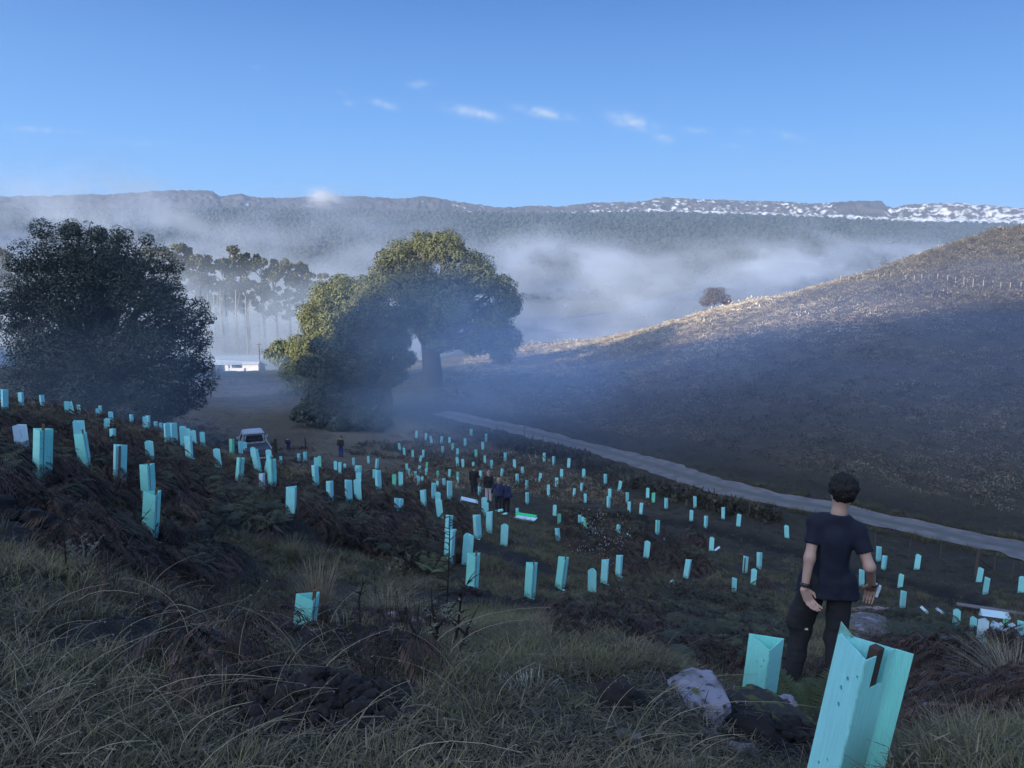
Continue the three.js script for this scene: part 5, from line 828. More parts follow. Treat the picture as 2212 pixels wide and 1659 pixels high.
  // trousers
  const tr = []; for (const s of ['L', 'R']) tr.push([J['hip' + s], J['knee' + s], 0.092, 0.084], [J['knee' + s], V3(...J['ankle' + s]).add(V3(0, 0.02, 0)).toArray(), 0.084, 0.066]); tr.push([J.hipL, J.pelvis, 0.1, 0.1], [J.hipR, J.pelvis, 0.1, 0.1]);
  if (o.pocket) tr.push(o.pocket);
  [lo, hi] = bounds(tr, 0.02); const trf = field(tr, 0.03);
  part('trousers', surface((x, y, z) => trf(x, y, z) + 0.008 * nz(x * 14, y * 10, z * 14, 2) + 0.005 * nz(x * 5, y * 28, z * 5), lo, hi, cell), mat(o.pants, 0.92), t);
  for (const s of ['L', 'R']) { const a = J['ankle' + s], b = J['toe' + s], bf = field([[a, b, 0.052, 0.042], [[a[0], a[1] - 0.03, a[2]], a, 0.05, 0.05]], 0.02), [c, d] = bounds([[a, b, 0.06, 0.05]], 0.05); part('boot', surface((x, y, z) => Math.max(bf(x, y, z), 0.0 - y + Math.min(a[1], b[1]) - 0.05), c, d, Math.max(cell, 0.009)), mat([0.03, 0.026, 0.022], 0.8), t); }
  if (o.watch) { const w = V3(...J['wrist' + o.watch]), e = V3(...J['elbow' + o.watch]), d = e.clone().sub(w).normalize(), g = new THREE.TorusGeometry(0.031, 0.0075, 8, 22); g.scale(1, 1, 2.1); g.applyQuaternion(new THREE.Quaternion().setFromUnitVectors(V3(0, 0, 1), d)); const q = w.clone().addScaledVector(d, 0.035); g.translate(q.x, q.y, q.z); part('watch_strap', g, mat([0.02, 0.02, 0.024], 0.5), t); }
  return t;
}
{
  // the man walking away down the slope, close by
  const p = at(825, 700, 5.75); p.y = groundY(p.x, p.z);
  const J = { head: [0.03, 1.64, -0.01], look: [-0.42, -0.12, -1], neck: [0.015, 1.49, 0.0], chest: [0.0, 1.28, 0.0], pelvis: [-0.03, 0.93, 0.0], shoulderL: [-0.14, 1.4, 0.0], shoulderR: [0.15, 1.365, 0.0], elbowL: [-0.175, 1.14, 0.09], wristL: [-0.2, 0.9, 0.13], tipL: [-0.135, 0.735, 0.12], thumbL: [0.7, 0.1, -0.5], elbowR: [0.245, 1.12, 0.08], wristR: [0.285, 0.92, -0.08], tipR: [0.285, 0.82, -0.2], thumbR: [-0.9, 0, -0.3], hipL: [-0.12, 0.9, -0.01], hipR: [0.06, 0.9, 0.0], kneeL: [-0.21, 0.49, -0.12], kneeR: [0.05, 0.48, -0.03], ankleL: [-0.25, 0.06, -0.03], ankleR: [0.06, 0.08, 0.06], toeL: [-0.28, 0.04, -0.2], toeR: [0.07, 0.03, -0.12] };
  const m = person({ J, label: 'person in navy t-shirt and dark cargo trousers walking away down the slope, dark hair', pos: [p.x, p.y - 0.02, p.z], turn: -0.36, scale: 0.985, cell: 0.011, fine: 0.0055, hair: { color: [0.006, 0.005, 0.005], low: 0.05, puff: 0.015 }, top: [0.0052, 0.008, 0.022], topName: 't_shirt', hem: 0.84, sleeve: 0.62, pants: [0.016, 0.017, 0.022], watch: 'L', pocket: [[-0.17, 0.86, -0.02], [-0.25, 0.54, -0.08], 0.06, 0.078] });
  const g = new THREE.TorusGeometry(0.03, 0.006, 6, 20); g.scale(1, 1, 1.8); g.applyQuaternion(new THREE.Quaternion().setFromUnitVectors(V3(0, 0, 1), V3(0.03, -0.2, -0.16).normalize())); g.translate(0.296, 0.945, -0.06); part('wrist_band', g, mat([0.015, 0.015, 0.018], 0.6), m);
  const tabG = new THREE.BoxGeometry(0.03, 0.014, 0.006); for (const [x, y, z] of [[-0.17, 0.51, -0.03], [0.1, 0.5, 0.05]]) { const q = tabG.clone(); q.translate(x, y, z); part('reflective_tab', q, mat([0.55, 0.62, 0.45], 0.5), m); }
  const hold = new THREE.BoxGeometry(0.02, 0.09, 0.04); hold.rotateZ(-0.25); hold.translate(0.335, 0.85, -0.16); const it = part('phone_case', hold, mat([0.6, 0.72, 0.74], 0.5), m); m.updateMatrixWorld(true); scene.attach(it); it.name = numbered('card'); tag(it, 'small pale card held in the right hand of the walking man', 'card');
}
const crowd = 'people standing among the tree guards';
const standing = { head: [0, 1.62, 0], look: [0, -0.05, -1], neck: [0, 1.47, 0.02], chest: [0, 1.25, 0.02], pelvis: [0, 0.93, 0.01], shoulderL: [-0.17, 1.4, 0.02], shoulderR: [0.17, 1.4, 0.02], elbowL: [-0.22, 1.12, 0.05], elbowR: [0.22, 1.12, 0.05], wristL: [-0.2, 0.87, -0.03], wristR: [0.2, 0.87, -0.03], hipL: [-0.09, 0.9, 0], hipR: [0.09, 0.9, 0], kneeL: [-0.1, 0.48, -0.02], kneeR: [0.1, 0.48, -0.01], ankleL: [-0.1, 0.07, 0.03], ankleR: [0.1, 0.07, 0.03], toeL: [-0.12, 0.03, -0.12], toeR: [0.12, 0.03, -0.12] };
function folk(o, px, py, hpx, near) { const p = onGround(px * FULL, py * FULL, near ?? 20); o.pos = [p.x, p.y - 0.03, p.z]; o.scale = clamp(hpx * FULL * project(p)[2] / (FOC * 0.95 * (o.tall ?? 1.75)), 0.7, 1.25); o.cell = 0.024; o.fine = 0.011; return person(o); }
folk({ J: { ...standing, look: [0.75, -0.15, -0.6], wristR: [0.33, 1.06, -0.2], elbowR: [0.24, 1.08, 0.0], shoulderL: [-0.19, 1.4, 0.04], pelvis: [0, 0.93, 0] }, label: 'person with short brown hair in long black coat, facing right, holding hands out', hair: { color: [0.06, 0.042, 0.03], low: 0.03 }, top: [0.012, 0.012, 0.016], hem: 0.62, collar: 0.02, pants: [0.015, 0.018, 0.035], bulk: 0.03, topName: 'coat', group: crowd }, 1866, 1946, 112);
folk({ J: { ...standing, look: [-0.75, 0.0, 0.66], neck: [0, 1.47, 0.0], wristL: [-0.24, 0.84, -0.02], toeL: [-0.14, 0.03, 0.12], toeR: [0.06, 0.03, 0.14] }, label: 'person in lilac knitted hat, black jacket and pale trousers, facing left', hat: [0.2, 0.17, 0.28], hair: { color: [0.2, 0.17, 0.3], low: -0.02, under: [0.3, 0.2, 0.12] }, top: [0.012, 0.014, 0.018], hem: 0.83, collar: 0.03, pants: [0.42, 0.36, 0.38], bulk: 0.015, group: crowd }, 1924, 1974, 122);
folk({ J: { ...standing, head: [0.02, 1.58, -0.1], look: [0.15, -0.35, -1], neck: [0.02, 1.44, -0.06], chest: [0, 1.22, -0.02], elbowL: [-0.3, 1.1, -0.02], wristL: [-0.34, 0.9, -0.16] }, label: 'person with blonde ponytail in navy jacket seen from behind', hair: { color: [0.36, 0.25, 0.13], ponytail: true, low: 0.06 }, top: [0.022, 0.027, 0.075], hem: 0.8, collar: 0.02, pants: [0.014, 0.015, 0.022], bulk: 0.035, group: crowd }, 1962, 2010, 128);
folk({ J: { ...standing, head: [-0.22, 1.42, -0.12], look: [-0.3, -0.9, -0.5], neck: [-0.14, 1.38, -0.06], chest: [-0.03, 1.21, -0.01], shoulderL: [-0.2, 1.3, -0.04], shoulderR: [0.11, 1.38, 0.0], elbowL: [-0.26, 1.05, -0.1], wristL: [-0.25, 0.86, -0.16], elbowR: [0.2, 1.12, 0.02], wristR: [0.14, 0.9, -0.12], hipL: [-0.05, 0.9, 0.03], hipR: [0.13, 0.9, 0.03] }, label: 'person in navy jacket bending to the left beside the blonde person', hair: { color: [0.05, 0.034, 0.026], low: 0.05 }, top: [0.018, 0.023, 0.07], hem: 0.8, collar: 0.02, pants: [0.012, 0.012, 0.018], bulk: 0.04, tall: 1.62, group: crowd }, 1993, 2016, 122);
folk({ J: { ...standing, head: [-0.3, 1.12, -0.32], look: [-0.5, -1, -0.3], neck: [-0.24, 1.16, -0.24], chest: [-0.13, 1.13, -0.14], shoulderL: [-0.28, 1.14, -0.2], shoulderR: [-0.02, 1.18, -0.2], elbowL: [-0.34, 0.88, -0.26], wristL: [-0.34, 0.66, -0.3], elbowR: [-0.1, 0.88, -0.3], wristR: [-0.18, 0.66, -0.34], hem: [0.02, 0.88, 0.02] }, bent: true, label: 'person in dark blue bending over beside the gate post near the pickup', hair: { color: [0.03, 0.024, 0.02], low: 0.04 }, top: [0.03, 0.034, 0.06], hem: 0.85, pants: [0.025, 0.04, 0.12], bulk: 0.04, tall: 1.35, group: crowd }, 1136, 1772, 44, 40);
folk({ J: { ...standing, look: [-0.7, 0.0, 0.7] }, label: 'person in blue overalls and cap standing at the far gully under the trees', hair: { color: [0.03, 0.025, 0.022], low: 0.0 }, top: [0.035, 0.03, 0.03], hem: 0.98, pants: [0.03, 0.05, 0.16], bulk: 0.03, group: crowd }, 1343, 1800, 82, 40);

// ---------------------------------------------------------------- the pickup truck parked by the gate, seen from behind
{
  const p = at(257, 462, 50), d = project(p)[2], t = thing('pickup_truck', 'white pickup truck with rack and dark tray, seen from behind beyond the bracken', 'pickup truck', [p.x, p.y, p.z], 0.42);
  const white = mat([0.46, 0.48, 0.52], 0.4), black = mat([0.02, 0.02, 0.024], 0.6), glass = new THREE.MeshPhysicalMaterial({ color: new THREE.Color().setRGB(0.05, 0.06, 0.07), roughness: 0.08, transmission: 0.5, thickness: 0 }), red = mat([0.4, 0.03, 0.02], 0.3), chrome = mat([0.4, 0.4, 0.42], 0.35, { metalness: 0.7 });
  const rb = (w, h, l, x, y, z, r = 0.05, rx = 0) => { const g = new RoundedBoxGeometry(w, h, l, 2, r); if (rx) g.rotateX(rx); g.translate(x, y, z); return g; };
  part('tray', rb(1.75, 0.5, 2.1, 0, 0.86, 0.1), mat([0.05, 0.05, 0.06], 0.6), t); part('tailgate', rb(1.66, 0.46, 0.07, 0, 0.9, 1.18, 0.03), mat([0.07, 0.07, 0.085], 0.5), t); part('bumper', rb(1.7, 0.16, 0.14, 0, 0.52, 1.22), chrome, t);
  const cab = new THREE.Shape(); cab.moveTo(-0.83, 0.6); cab.lineTo(-0.83, 1.15); cab.quadraticCurveTo(-0.8, 1.3, -0.66, 1.72); cab.quadraticCurveTo(-0.62, 1.8, -0.5, 1.8); cab.lineTo(0.5, 1.8); cab.quadraticCurveTo(0.62, 1.8, 0.66, 1.72); cab.quadraticCurveTo(0.8, 1.3, 0.83, 1.15); cab.lineTo(0.83, 0.6); cab.closePath();
  const cg = new THREE.ExtrudeGeometry(cab, { depth: 1.45, bevelEnabled: true, bevelSize: 0.04, bevelThickness: 0.05, bevelSegments: 2 }); cg.translate(0, 0, -2.5); part('cab', cg, white, t);
  part('bonnet', rb(1.62, 0.55, 1.4, 0, 0.86, -3.1, 0.1), white, t);
  const wg = new THREE.Shape(); wg.moveTo(-0.6, 1.2); wg.lineTo(-0.52, 1.66); wg.lineTo(0.52, 1.66); wg.lineTo(0.6, 1.2); wg.closePath(); const wgg = new THREE.ExtrudeGeometry(wg, { depth: 0.02, bevelEnabled: false }); wgg.translate(0, 0, -0.995); part('rear_window', wgg, glass, t);
  for (const s of [-1, 1]) { const sw = new THREE.BoxGeometry(0.02, 0.42, 0.8); sw.rotateZ(s * 0.3); sw.translate(s * 0.79, 1.42, -1.8); part('side_window', sw, glass, t); part('mirror', rb(0.12, 0.2, 0.1, s * 1.0, 1.28, -2.3, 0.03), white, t); part('tail_light', rb(0.1, 0.3, 0.05, s * 0.83, 0.86, 1.18, 0.015), red, t); part('tray_side', rb(0.05, 0.1, 2.1, s * 0.85, 1.14, 0.1, 0.02), white, t); for (const z of [-2.9, 0.35]) { const w = thing2('wheel', t, s * 0.76, 0.34, z); const ty = new THREE.TorusGeometry(0.25, 0.1, 8, 18); ty.rotateY(Math.PI / 2); part('tyre', ty, black, w); const rim = new THREE.CylinderGeometry(0.19, 0.19, 0.14, 14); rim.rotateZ(Math.PI / 2); part('rim', rim, chrome, w); } }
  const rack = new MB(); for (const x of [-0.7, -0.35, 0, 0.35, 0.7]) rack.tube([V3(x, 1.12, -0.9), V3(x * 0.93, 1.74, -0.9)], [0.022, 0.022], null, 6); for (const y of [1.4, 1.74]) rack.tube([V3(-0.72, y, -0.9), V3(0.72, y, -0.9)], [0.024, 0.024], null, 6); const rk = part('ladder_rack', rack.geo(), black, t);
  t.scale.setScalar(clamp(84 * FULL * d / (FOC * 1.45), 0.85, 1.25));
  function thing2(n, parent, x, y, z) { const g = new THREE.Group(); g.name = n; g.position.set(x, y, z); parent.add(g); return g; }
}
// ---------------------------------------------------------------- fences
const POST = mat([0.07, 0.06, 0.052], 0.95), POSTPALE = mat([0.34, 0.3, 0.25], 0.9);
function postAt(px, top, base, label, group, m, r, near, lean = 0) {
  const p = onGround(px * FULL, base * FULL, near), d = project(p)[2], h = clamp((base - top) * FULL * d / (FOC * 0.97), 0.5, 2.4), t = thing('fence_post', label, 'fence post', [p.x, p.y - 0.05, p.z], p.x, group);
  const g = new THREE.CylinderGeometry(r * 0.85, r, h + 0.05, 7, 3); g.translate(0, (h + 0.05) / 2, 0); const a = g.attributes.position; for (let i = 0; i < a.count; i++) { a.setX(i, a.getX(i) + 0.02 * nz(a.getY(i) * 3, px)); } part('post', g, m, t); t.rotation.z = lean; t.userData.h = h; t.userData.h = undefined; delete t.userData.h; return [t, h];
}
const FN = (x, y) => [1990 + x / 3.16, 1700 + y / 3.16], GN = (x, y) => [2600 + x / 3.95, 1900 + y / 3.95], HN = (x, y) => [3300 + x / 3.0164, 2050 + y / 3.0164];
const roadPosts = [[[660, 150, 320], FN], [[753, 185, 270], FN], [[862, 230, 430], FN], [[985, 290, 450], FN], [[1130, 340, 470], FN], [[1430, 500, 640], FN], [[1720, 490, 640], FN], [[1833, 540, 740], FN], [[1972, 570, 770], FN], [[2110, 600, 820], FN], [[390, 20, 290], GN], [[622, 80, 330], GN], [[825, 90, 450], GN], [[1095, 190, 470], GN], [[1382, 290, 560], GN], [[1765, 410, 600], GN], [[440, 120, 290], HN], [[845, 230, 460], HN], [[1210, 310, 470], HN], [[1855, 420, 620], HN], [[2065, 490, 730], HN]].map(([[x, a, b], f]) => { const [X, A] = f(x, a), [, B] = f(x, b); return [X, A, B]; });
for (const [x, a, b] of [[1735, 1651, 1685], [1763, 1655, 1692], [1840, 1660, 1705], [1955, 1675, 1712], [2065, 1680, 1725], [2098, 1712, 1748], [2138, 1720, 1765]]) roadPosts.push([x, a, b]);
roadPosts.sort((a, b) => a[0] - b[0]);
roadPosts.forEach(([x, a, b], i) => postAt(x, a, b, 'thin dark fence post beside the gravel road, number ' + ['one', 'two', 'three', 'four', 'five', 'six', 'seven', 'eight', 'nine', 'ten', 'eleven', 'twelve', 'thirteen', 'fourteen', 'fifteen', 'sixteen', 'seventeen', 'eighteen', 'nineteen', 'twenty', 'twenty one', 'twenty two', 'twenty three', 'twenty four', 'twenty five', 'twenty six', 'twenty seven', 'twenty eight', 'twenty nine'][i] + ' counted from left', 'fence posts along the road', POST, 0.035, 16));
{ const [X, A] = HN(1638, 320), [, B] = HN(1620, 640), [t, h] = postAt(X, A, B, 'thick dark strainer post with diagonal brace beside the road at the right', 'strainer posts', POST, 0.085, 14, -0.04), m = new MB(); m.tube([V3(0.03, h * 0.72, 0), V3(1.35, 0.12, 0.1)], [0.035, 0.03], null, 6); part('brace', m.geo(), POST, t); }
{ const [t, h] = postAt(1086, 1723, 1782, 'stout dark gate post with diagonal brace near the pickup truck', 'strainer posts', POST, 0.13, 36), m = new MB(); m.tube([V3(0.05, h * 0.75, 0), V3(2.0, -0.05, 0.1)], [0.05, 0.045], null, 6); part('brace', m.geo(), POST, t); }
postAt(1203, 1724, 1768, 'thin dark post between the bending person and the standing person', 'gully posts', POST, 0.05, 40);
const hillPosts = [[1340, 590, 612], [1378, 588, 616], [1417, 588, 610], [1445, 575, 604], [1518, 574, 607], [1548, 576, 600], [1578, 572, 601], [1650, 574, 602], [1690, 580, 603], [1725, 580, 604], [1760, 580, 606], [1800, 580, 614], [1847, 585, 626], [1885, 590, 626], [1925, 594, 631], [1968, 600, 646], [2017, 602, 644], [2062, 604, 641], [2100, 609, 646], [2145, 612, 657], [2195, 615, 656], [1290, 600, 618], [1240, 607, 624], [1183, 614, 632], [1158, 618, 636], [1080, 632, 648]].map(([x, a, b]) => [x / 1.2074 + 2200, a / 1.2074 + 600, b / 1.2074 + 600]).sort((a, b) => a[0] - b[0]);
const WORDS = ['first', 'second', 'third', 'fourth', 'fifth', 'sixth', 'seventh', 'eighth', 'ninth', 'tenth', 'eleventh', 'twelfth', 'thirteenth', 'fourteenth', 'fifteenth', 'sixteenth', 'seventeenth', 'eighteenth', 'nineteenth', 'twentieth', 'twenty first', 'twenty second', 'twenty third', 'twenty fourth', 'twenty fifth', 'twenty sixth'];
hillPosts.forEach(([x, a, b], i) => postAt(x, a, b, 'pale sunlit fence post on the hill crest, ' + WORDS[i] + ' from left', 'pale fence posts on the hill', POSTPALE, 0.055, 70));
[[97, 826, 842], [125, 816, 838], [147, 808, 831], [250, 789, 812], [285, 795, 806], [325, 781, 803], [355, 784, 800], [405, 775, 790], [430, 770, 785], [475, 766, 780]].map(([x, a, b]) => [x / 1.2074 + 2200, a / 1.2074 + 600, b / 1.2074 + 600]).forEach(([x, a, b], i) => postAt(x, a, b, 'small dark fence post on the misty far field, ' + WORDS[i] + ' from left', 'dark fence posts on the far field', POST, 0.1, 120));

// ---------------------------------------------------------------- stones
const lichen = (x, y, z, amount) => { const n = fbm(x * 9, y * 9, z * 9, 4), m = fbm(x * 22 + 4, y * 22, z * 22, 3), moss = fbm(x * 6, y * 6 + 9, z * 6, 3); let c = mix3([0.1, 0.095, 0.1], [0.23, 0.22, 0.27], sstep(-0.2, 0.2, n + amount)); c = mix3(c, [0.035, 0.032, 0.034], sstep(0.12, 0.25, m)); return mix3(c, [0.09, 0.1, 0.02], sstep(0.16, 0.3, moss + 0.1 * m)); };
const mossy = (x, y, z) => { const n = fbm(x * 14, y * 14, z * 14, 4), m = fbm(x * 40, y * 40, z * 40, 3); return mix3(mix3([0.014, 0.012, 0.011], [0.034, 0.028, 0.022], clamp(0.5 + 2 * m)), [0.07, 0.085, 0.018], sstep(0.05, 0.25, n + 0.4 * m) * 0.85); };
function stone(px, py, d, size, seed, label, amount = 0.1, sink = 0.3, flat = 0.5) {
  const p = d ? at(px * FULL, py * FULL, d) : onGround(px * FULL, py * FULL, 1); if (d && d < 5) p.y = Math.max(p.y, groundY(p.x, p.z) + 0.02); const g = mergeVertices(new THREE.IcosahedronGeometry(1, 26).deleteAttribute('normal').deleteAttribute('uv')), a = g.attributes.position, col = [];
  for (let i = 0; i < a.count; i++) { let v = V3().fromBufferAttribute(a, i); const k = 1 + 0.3 * nz(v.x * 1.3 + seed, v.y * 1.3, v.z * 1.3) + 0.1 * nz(v.x * 4 + seed, v.y * 4, v.z * 4) + 0.035 * nz(v.x * 11, v.y * 11 + seed, v.z * 11) + 0.012 * nz(v.x * 30, v.y * 30 + seed, v.z * 30); v.multiplyScalar(k); for (const [nx, ny, nzz, lim] of [[0.1, 1, 0.25, 0.62], [-0.9, 0.2, 0.4, 0.8], [0.5, 0.2, 0.85, 0.75]]) { const l = Math.hypot(nx, ny, nzz), q = (v.x * nx + v.y * ny + v.z * nzz) / l; if (q > lim) v.addScaledVector(V3(nx / l, ny / l, nzz / l), -(q - lim) * 0.8); } a.setXYZ(i, v.x * size[0], v.y * size[1], v.z * size[2]); col.push(...(amount < -5 ? mossy : lichen)(v.x * size[0] + seed, v.y * size[1], v.z * size[2], amount)); }
  g.setAttribute('color', new THREE.Float32BufferAttribute(col, 3)); g.computeVertexNormals();
  const m = part(numbered('stone'), g, VC(0.95)); m.position.set(p.x, p.y + size[1] * (flat - sink), p.z); m.rotation.y = seed; return tag(m, label, 'rock');
}
stone(2745, 2790, 3.15, [0.2, 0.082, 0.15], 1.2, 'broad lichen covered grey rock in front of the second guard', 0.12, 0.5);
stone(3010, 2860, 3.5, [0.28, 0.13, 0.2], 14.2, 'mossy dark earth hump at the foot of the second guard', -9, 0.55);
stone(3090, 2775, 4.0, [0.07, 0.045, 0.06], 4.1, 'rounded grey stone just right of the second guard foot', 0.1);
stone(2895, 2942, 0, [0.035, 0.022, 0.03], 5.2, 'small pale stone on bare earth, left of two by the nearest guard', 0.05); stone(2940, 2960, 0, [0.05, 0.03, 0.035], 6.2, 'small flat pale stone on bare earth nearest the nearest guard', 0.05); stone(2720, 3005, 0, [0.045, 0.026, 0.04], 7.2, 'pale pebble at the bottom picture edge on bare earth', 0.0); stone(2480, 2920, 0, [0.05, 0.03, 0.04], 8.5, 'dark small stone on bare earth below the soil clod', -0.2); stone(2790, 2885, 0, [0.04, 0.03, 0.035], 9.1, 'grey stone on the bare earth below the lichen rock', 0.0);
stone(1668, 2468, 6.2, [0.14, 0.07, 0.1], 2.4, 'pale grey stone in the grass at centre behind the bare saplings', 0.25); stone(1530, 2440, 6.6, [0.1, 0.07, 0.08], 3.3, 'lichen speckled stone behind the bare saplings, farther left', 0.1); stone(3790, 2880, 3.2, [0.16, 0.1, 0.12], 2.9, 'dark stone in the grass right of the nearest guard', -0.1); stone(3400, 2470, 9.5, [0.34, 0.13, 0.3], 3.9, 'dark grey rock in bracken behind the nearest guard', -0.2);
{ // flat pink sheet and long pale board lying on the slope
  const p = onGround(3405 * FULL, 2412 * FULL, 8), t = thing('ground_sheet', 'pinkish flat sheet lying in the bracken right of the walking man', 'sheet', [p.x, p.y + 0.12, p.z], 0.15), s = new THREE.CylinderGeometry(0.5, 0.5, 0.02, 28, 1), a = s.attributes.position; for (let i = 0; i < a.count; i++) { const x = a.getX(i), z = a.getZ(i); a.setXYZ(i, x * 1.5, a.getY(i) + 0.05 * nz(x * 4, z * 4) + 0.25 * z, z * 0.85); } s.computeVertexNormals(); part('sheet', s, mat([0.36, 0.2, 0.19], 0.8), t);
  const [X, Y] = HN(2050, 1112), q = onGround(X * FULL, Y * FULL, 10), b = thing('board', 'long pale grey board lying across the slope at the right edge', 'board', [q.x, q.y + 0.06, q.z], -0.42), g = new RoundedBoxGeometry(3.0, 0.04, 0.22, 1, 0.01); part('plank', g, mat([0.15, 0.135, 0.14], 0.9), b);
}
// ---------------------------------------------------------------- turned up clods of dark soil
function clods(px, py, d, spread, n, seed, label, size = 0.05, fibre = 16) {
  const rnd = RNG(seed), p = d ? at(px * FULL, py * FULL, d) : onGround(px * FULL, py * FULL, 1), ball = new THREE.IcosahedronGeometry(1, 1).deleteAttribute('normal').deleteAttribute('uv'), list = [];
  for (let i = 0; i < n; i++) {
    const g = ball.clone(), a = g.attributes.position, col = [], s = size * mix(0.3, 1.7, Math.pow(rnd(), 3)), ox = (rnd() + rnd() - 1) * spread[0], oz = (rnd() + rnd() - 1) * spread[1], c = Math.max(0, 1 - Math.hypot(ox / spread[0], oz / spread[1])), sd = rnd() * 50;
    for (let k = 0; k < a.count; k++) { const x = a.getX(k), y = a.getY(k), z = a.getZ(k), q = 1 + 0.4 * nz(x * 1.7 + sd, y * 1.7, z * 1.7) + 0.42 * fbm(x * 4 + sd, y * 4, z * 4, 3); a.setXYZ(k, x * q * s * 1.2, y * q * s * 0.8, z * q * s); const t = clamp(0.5 + nz(x * 3 + sd, y * 3, z * 3)); col.push(...mix3([0.006, 0.005, 0.0055], [0.017, 0.0135, 0.0145], t)); }
    g.setAttribute('color', new THREE.Float32BufferAttribute(col, 3)); g.rotateY(rnd() * 6); const wx = p.x + ox, wz = p.z + oz; g.translate(ox, groundY(wx, wz) - p.y + c * spread[2] * rnd() + s * 0.25, oz); g.computeVertexNormals(); list.push(g);
  }
  const t = thing('soil_heap', label, 'soil', p.toArray(), 0, 'dug soil heaps'); const m = part('clods', mergeGeometries(list), VC(1), t); m.userData.kind = 'stuff';
  if (fibre) { const mb = new MB(); for (let i = 0; i < fibre; i++) { const o = V3((rnd() - 0.5) * spread[0] * 1.6, 0, (rnd() - 0.5) * spread[1] * 1.6); o.y = groundY(p.x + o.x, p.z + o.z) - p.y + 0.04 + 0.1 * rnd(); const e = o.clone().add(V3((rnd() - 0.5) * 0.16, -0.06 + 0.1 * rnd(), 0.05 * rnd())); mb.tube([o, o.clone().lerp(e, 0.5).add(V3(0, 0.03, 0)), e], [0.0016, 0.0012, 0.0005], [0.09, 0.07, 0.05], 3); } const r = part('roots', mb.geo(), PLANT(), t); r.userData.kind = 'stuff'; }
}
clods(1290, 2790, 0, [0.36, 0.26, 0.17], 1700, 1, 'big dark heap of crumbly soil in the left foreground grass', 0.02, 40); clods(1020, 2740, 0, [0.2, 0.2, 0.12], 420, 2, 'dark soil clods at the left end of the big foreground heap', 0.02); clods(1250, 2540, 0, [0.55, 0.25, 0.12], 700, 3, 'dark soil ridge below the small guard beside the tall tussock', 0.022); clods(2440, 2765, 0, [0.08, 0.07, 0.05], 40, 4, 'single dark root ball of soil left of the lichen rock', 0.036, 14); clods(2950, 2790, 3.1, [0.07, 0.06, 0.05], 14, 5, 'dark soil lump against the right side of the lichen rock', 0.06, 6); clods(3060, 2940, 0, [0.34, 0.22, 0.03], 260, 6, 'scattered crumbs of dark soil left of the nearest guard', 0.02, 0); clods(780, 2180, 0, [0.6, 0.4, 0.12], 70, 7, 'dark soil heap below the front pair of guards on the left', 0.09, 10); clods(200, 2120, 0, [0.6, 0.4, 0.08], 50, 8, 'dark soil below the largest guard at the far left', 0.08, 0); clods(1830, 2365, 0, [0.35, 0.3, 0.08], 60, 9, 'dark soil dug below the green guard at centre', 0.06, 0); clods(2130, 2390, 0, [0.4, 0.35, 0.08], 60, 10, 'dark soil dug below the notched guard right of centre', 0.06, 0);
// ---------------------------------------------------------------- bare saplings, lichened twigs and the thorny branch
function sapling(px, base, top, seed, label, { lean = 0, twigs = 16, r = 0.0095, lich = 0, fork = 0, conifer = false, near = 1, col = [0.012, 0.009, 0.009], d } = {}) {
  const rnd = RNG(seed), p = d ? at(px * FULL, base * FULL, d) : onGround(px * FULL, base * FULL, near), h = (base - top) * FULL * project(p)[2] / (FOC * 0.95), t = thing('bare_sapling', label, 'sapling', [p.x, p.y - 0.04, p.z], 0, 'bare saplings on the slope'), mb = new MB(), lb = new MB();
  const stem = (o, e, rr) => { const k1 = o.clone().lerp(e, 0.35).add(V3((rnd() - 0.5) * 0.03, 0, 0)), k2 = o.clone().lerp(e, 0.7).add(V3((rnd() - 0.5) * 0.03, 0, 0)); mb.tube([o, k1, k2, e], [rr, rr * 0.8, rr * 0.55, rr * 0.2], null, 5); return (u) => u < 0.35 ? o.clone().lerp(k1, u / 0.35) : u < 0.7 ? k1.clone().lerp(k2, (u - 0.35) / 0.35) : k2.clone().lerp(e, (u - 0.7) / 0.3); };
  const main = [stem(V3(0, 0, 0), V3(lean * h, h, 0), r)]; for (let i = 0; i < fork; i++) { const u = mix(0.15, 0.55, rnd()), o = main[0](u); main.push(stem(o, o.clone().add(V3((i % 2 ? 1 : -1) * h * mix(0.15, 0.42, rnd()), h * (1 - u) * mix(0.55, 1, rnd()), (rnd() - 0.5) * h * 0.2)), r * 0.7)); }
  for (let i = 0; i < twigs; i++) { const f = main[Math.floor(rnd() * main.length)], u = conifer ? mix(0.1, 1, i / twigs) : mix(0.3, 1, rnd()), o = f(u), a = rnd() * 6.283, l = h * (conifer ? 0.13 * (1.15 - u) + 0.02 : mix(0.05, 0.16, rnd())), e = o.clone().add(V3(Math.cos(a) * l, l * (conifer ? 0.15 : 0.7), Math.sin(a) * l)); mb.tube([o, o.clone().lerp(e, 0.5).add(V3(0, l * 0.08, 0)), e], [r * 0.35, r * 0.28, r * 0.1], null, 4); if (conifer) for (let j = 0; j < 4; j++) { const q = o.clone().lerp(e, 0.4 + 0.15 * j), w = q.clone().add(V3((rnd() - 0.5) * l * 0.5, l * 0.25 * rnd(), (rnd() - 0.5) * l * 0.5)); mb.tube([q, w], [r * 0.22, r * 0.06], null, 3); }
    if (lich) for (let j = 0; j < lich; j++) { const q = o.clone().lerp(e, rnd()), s = mix(0.006, 0.016, rnd()); for (let m = 0; m < 3; m++) { const b = rnd() * 6.283, w = q.clone().add(V3(Math.cos(b) * s, (rnd() - 0.3) * s, Math.sin(b) * s)); lb.tube([q, w], [0.0035, 0.0015], null, 3); } } }
  part('stem', mb.geo(), mat(col, 0.95), t); if (lich) { const l = part('lichen', lb.geo(), mat([0.16, 0.18, 0.155], 0.95), t); l.userData.kind = 'stuff'; }
}
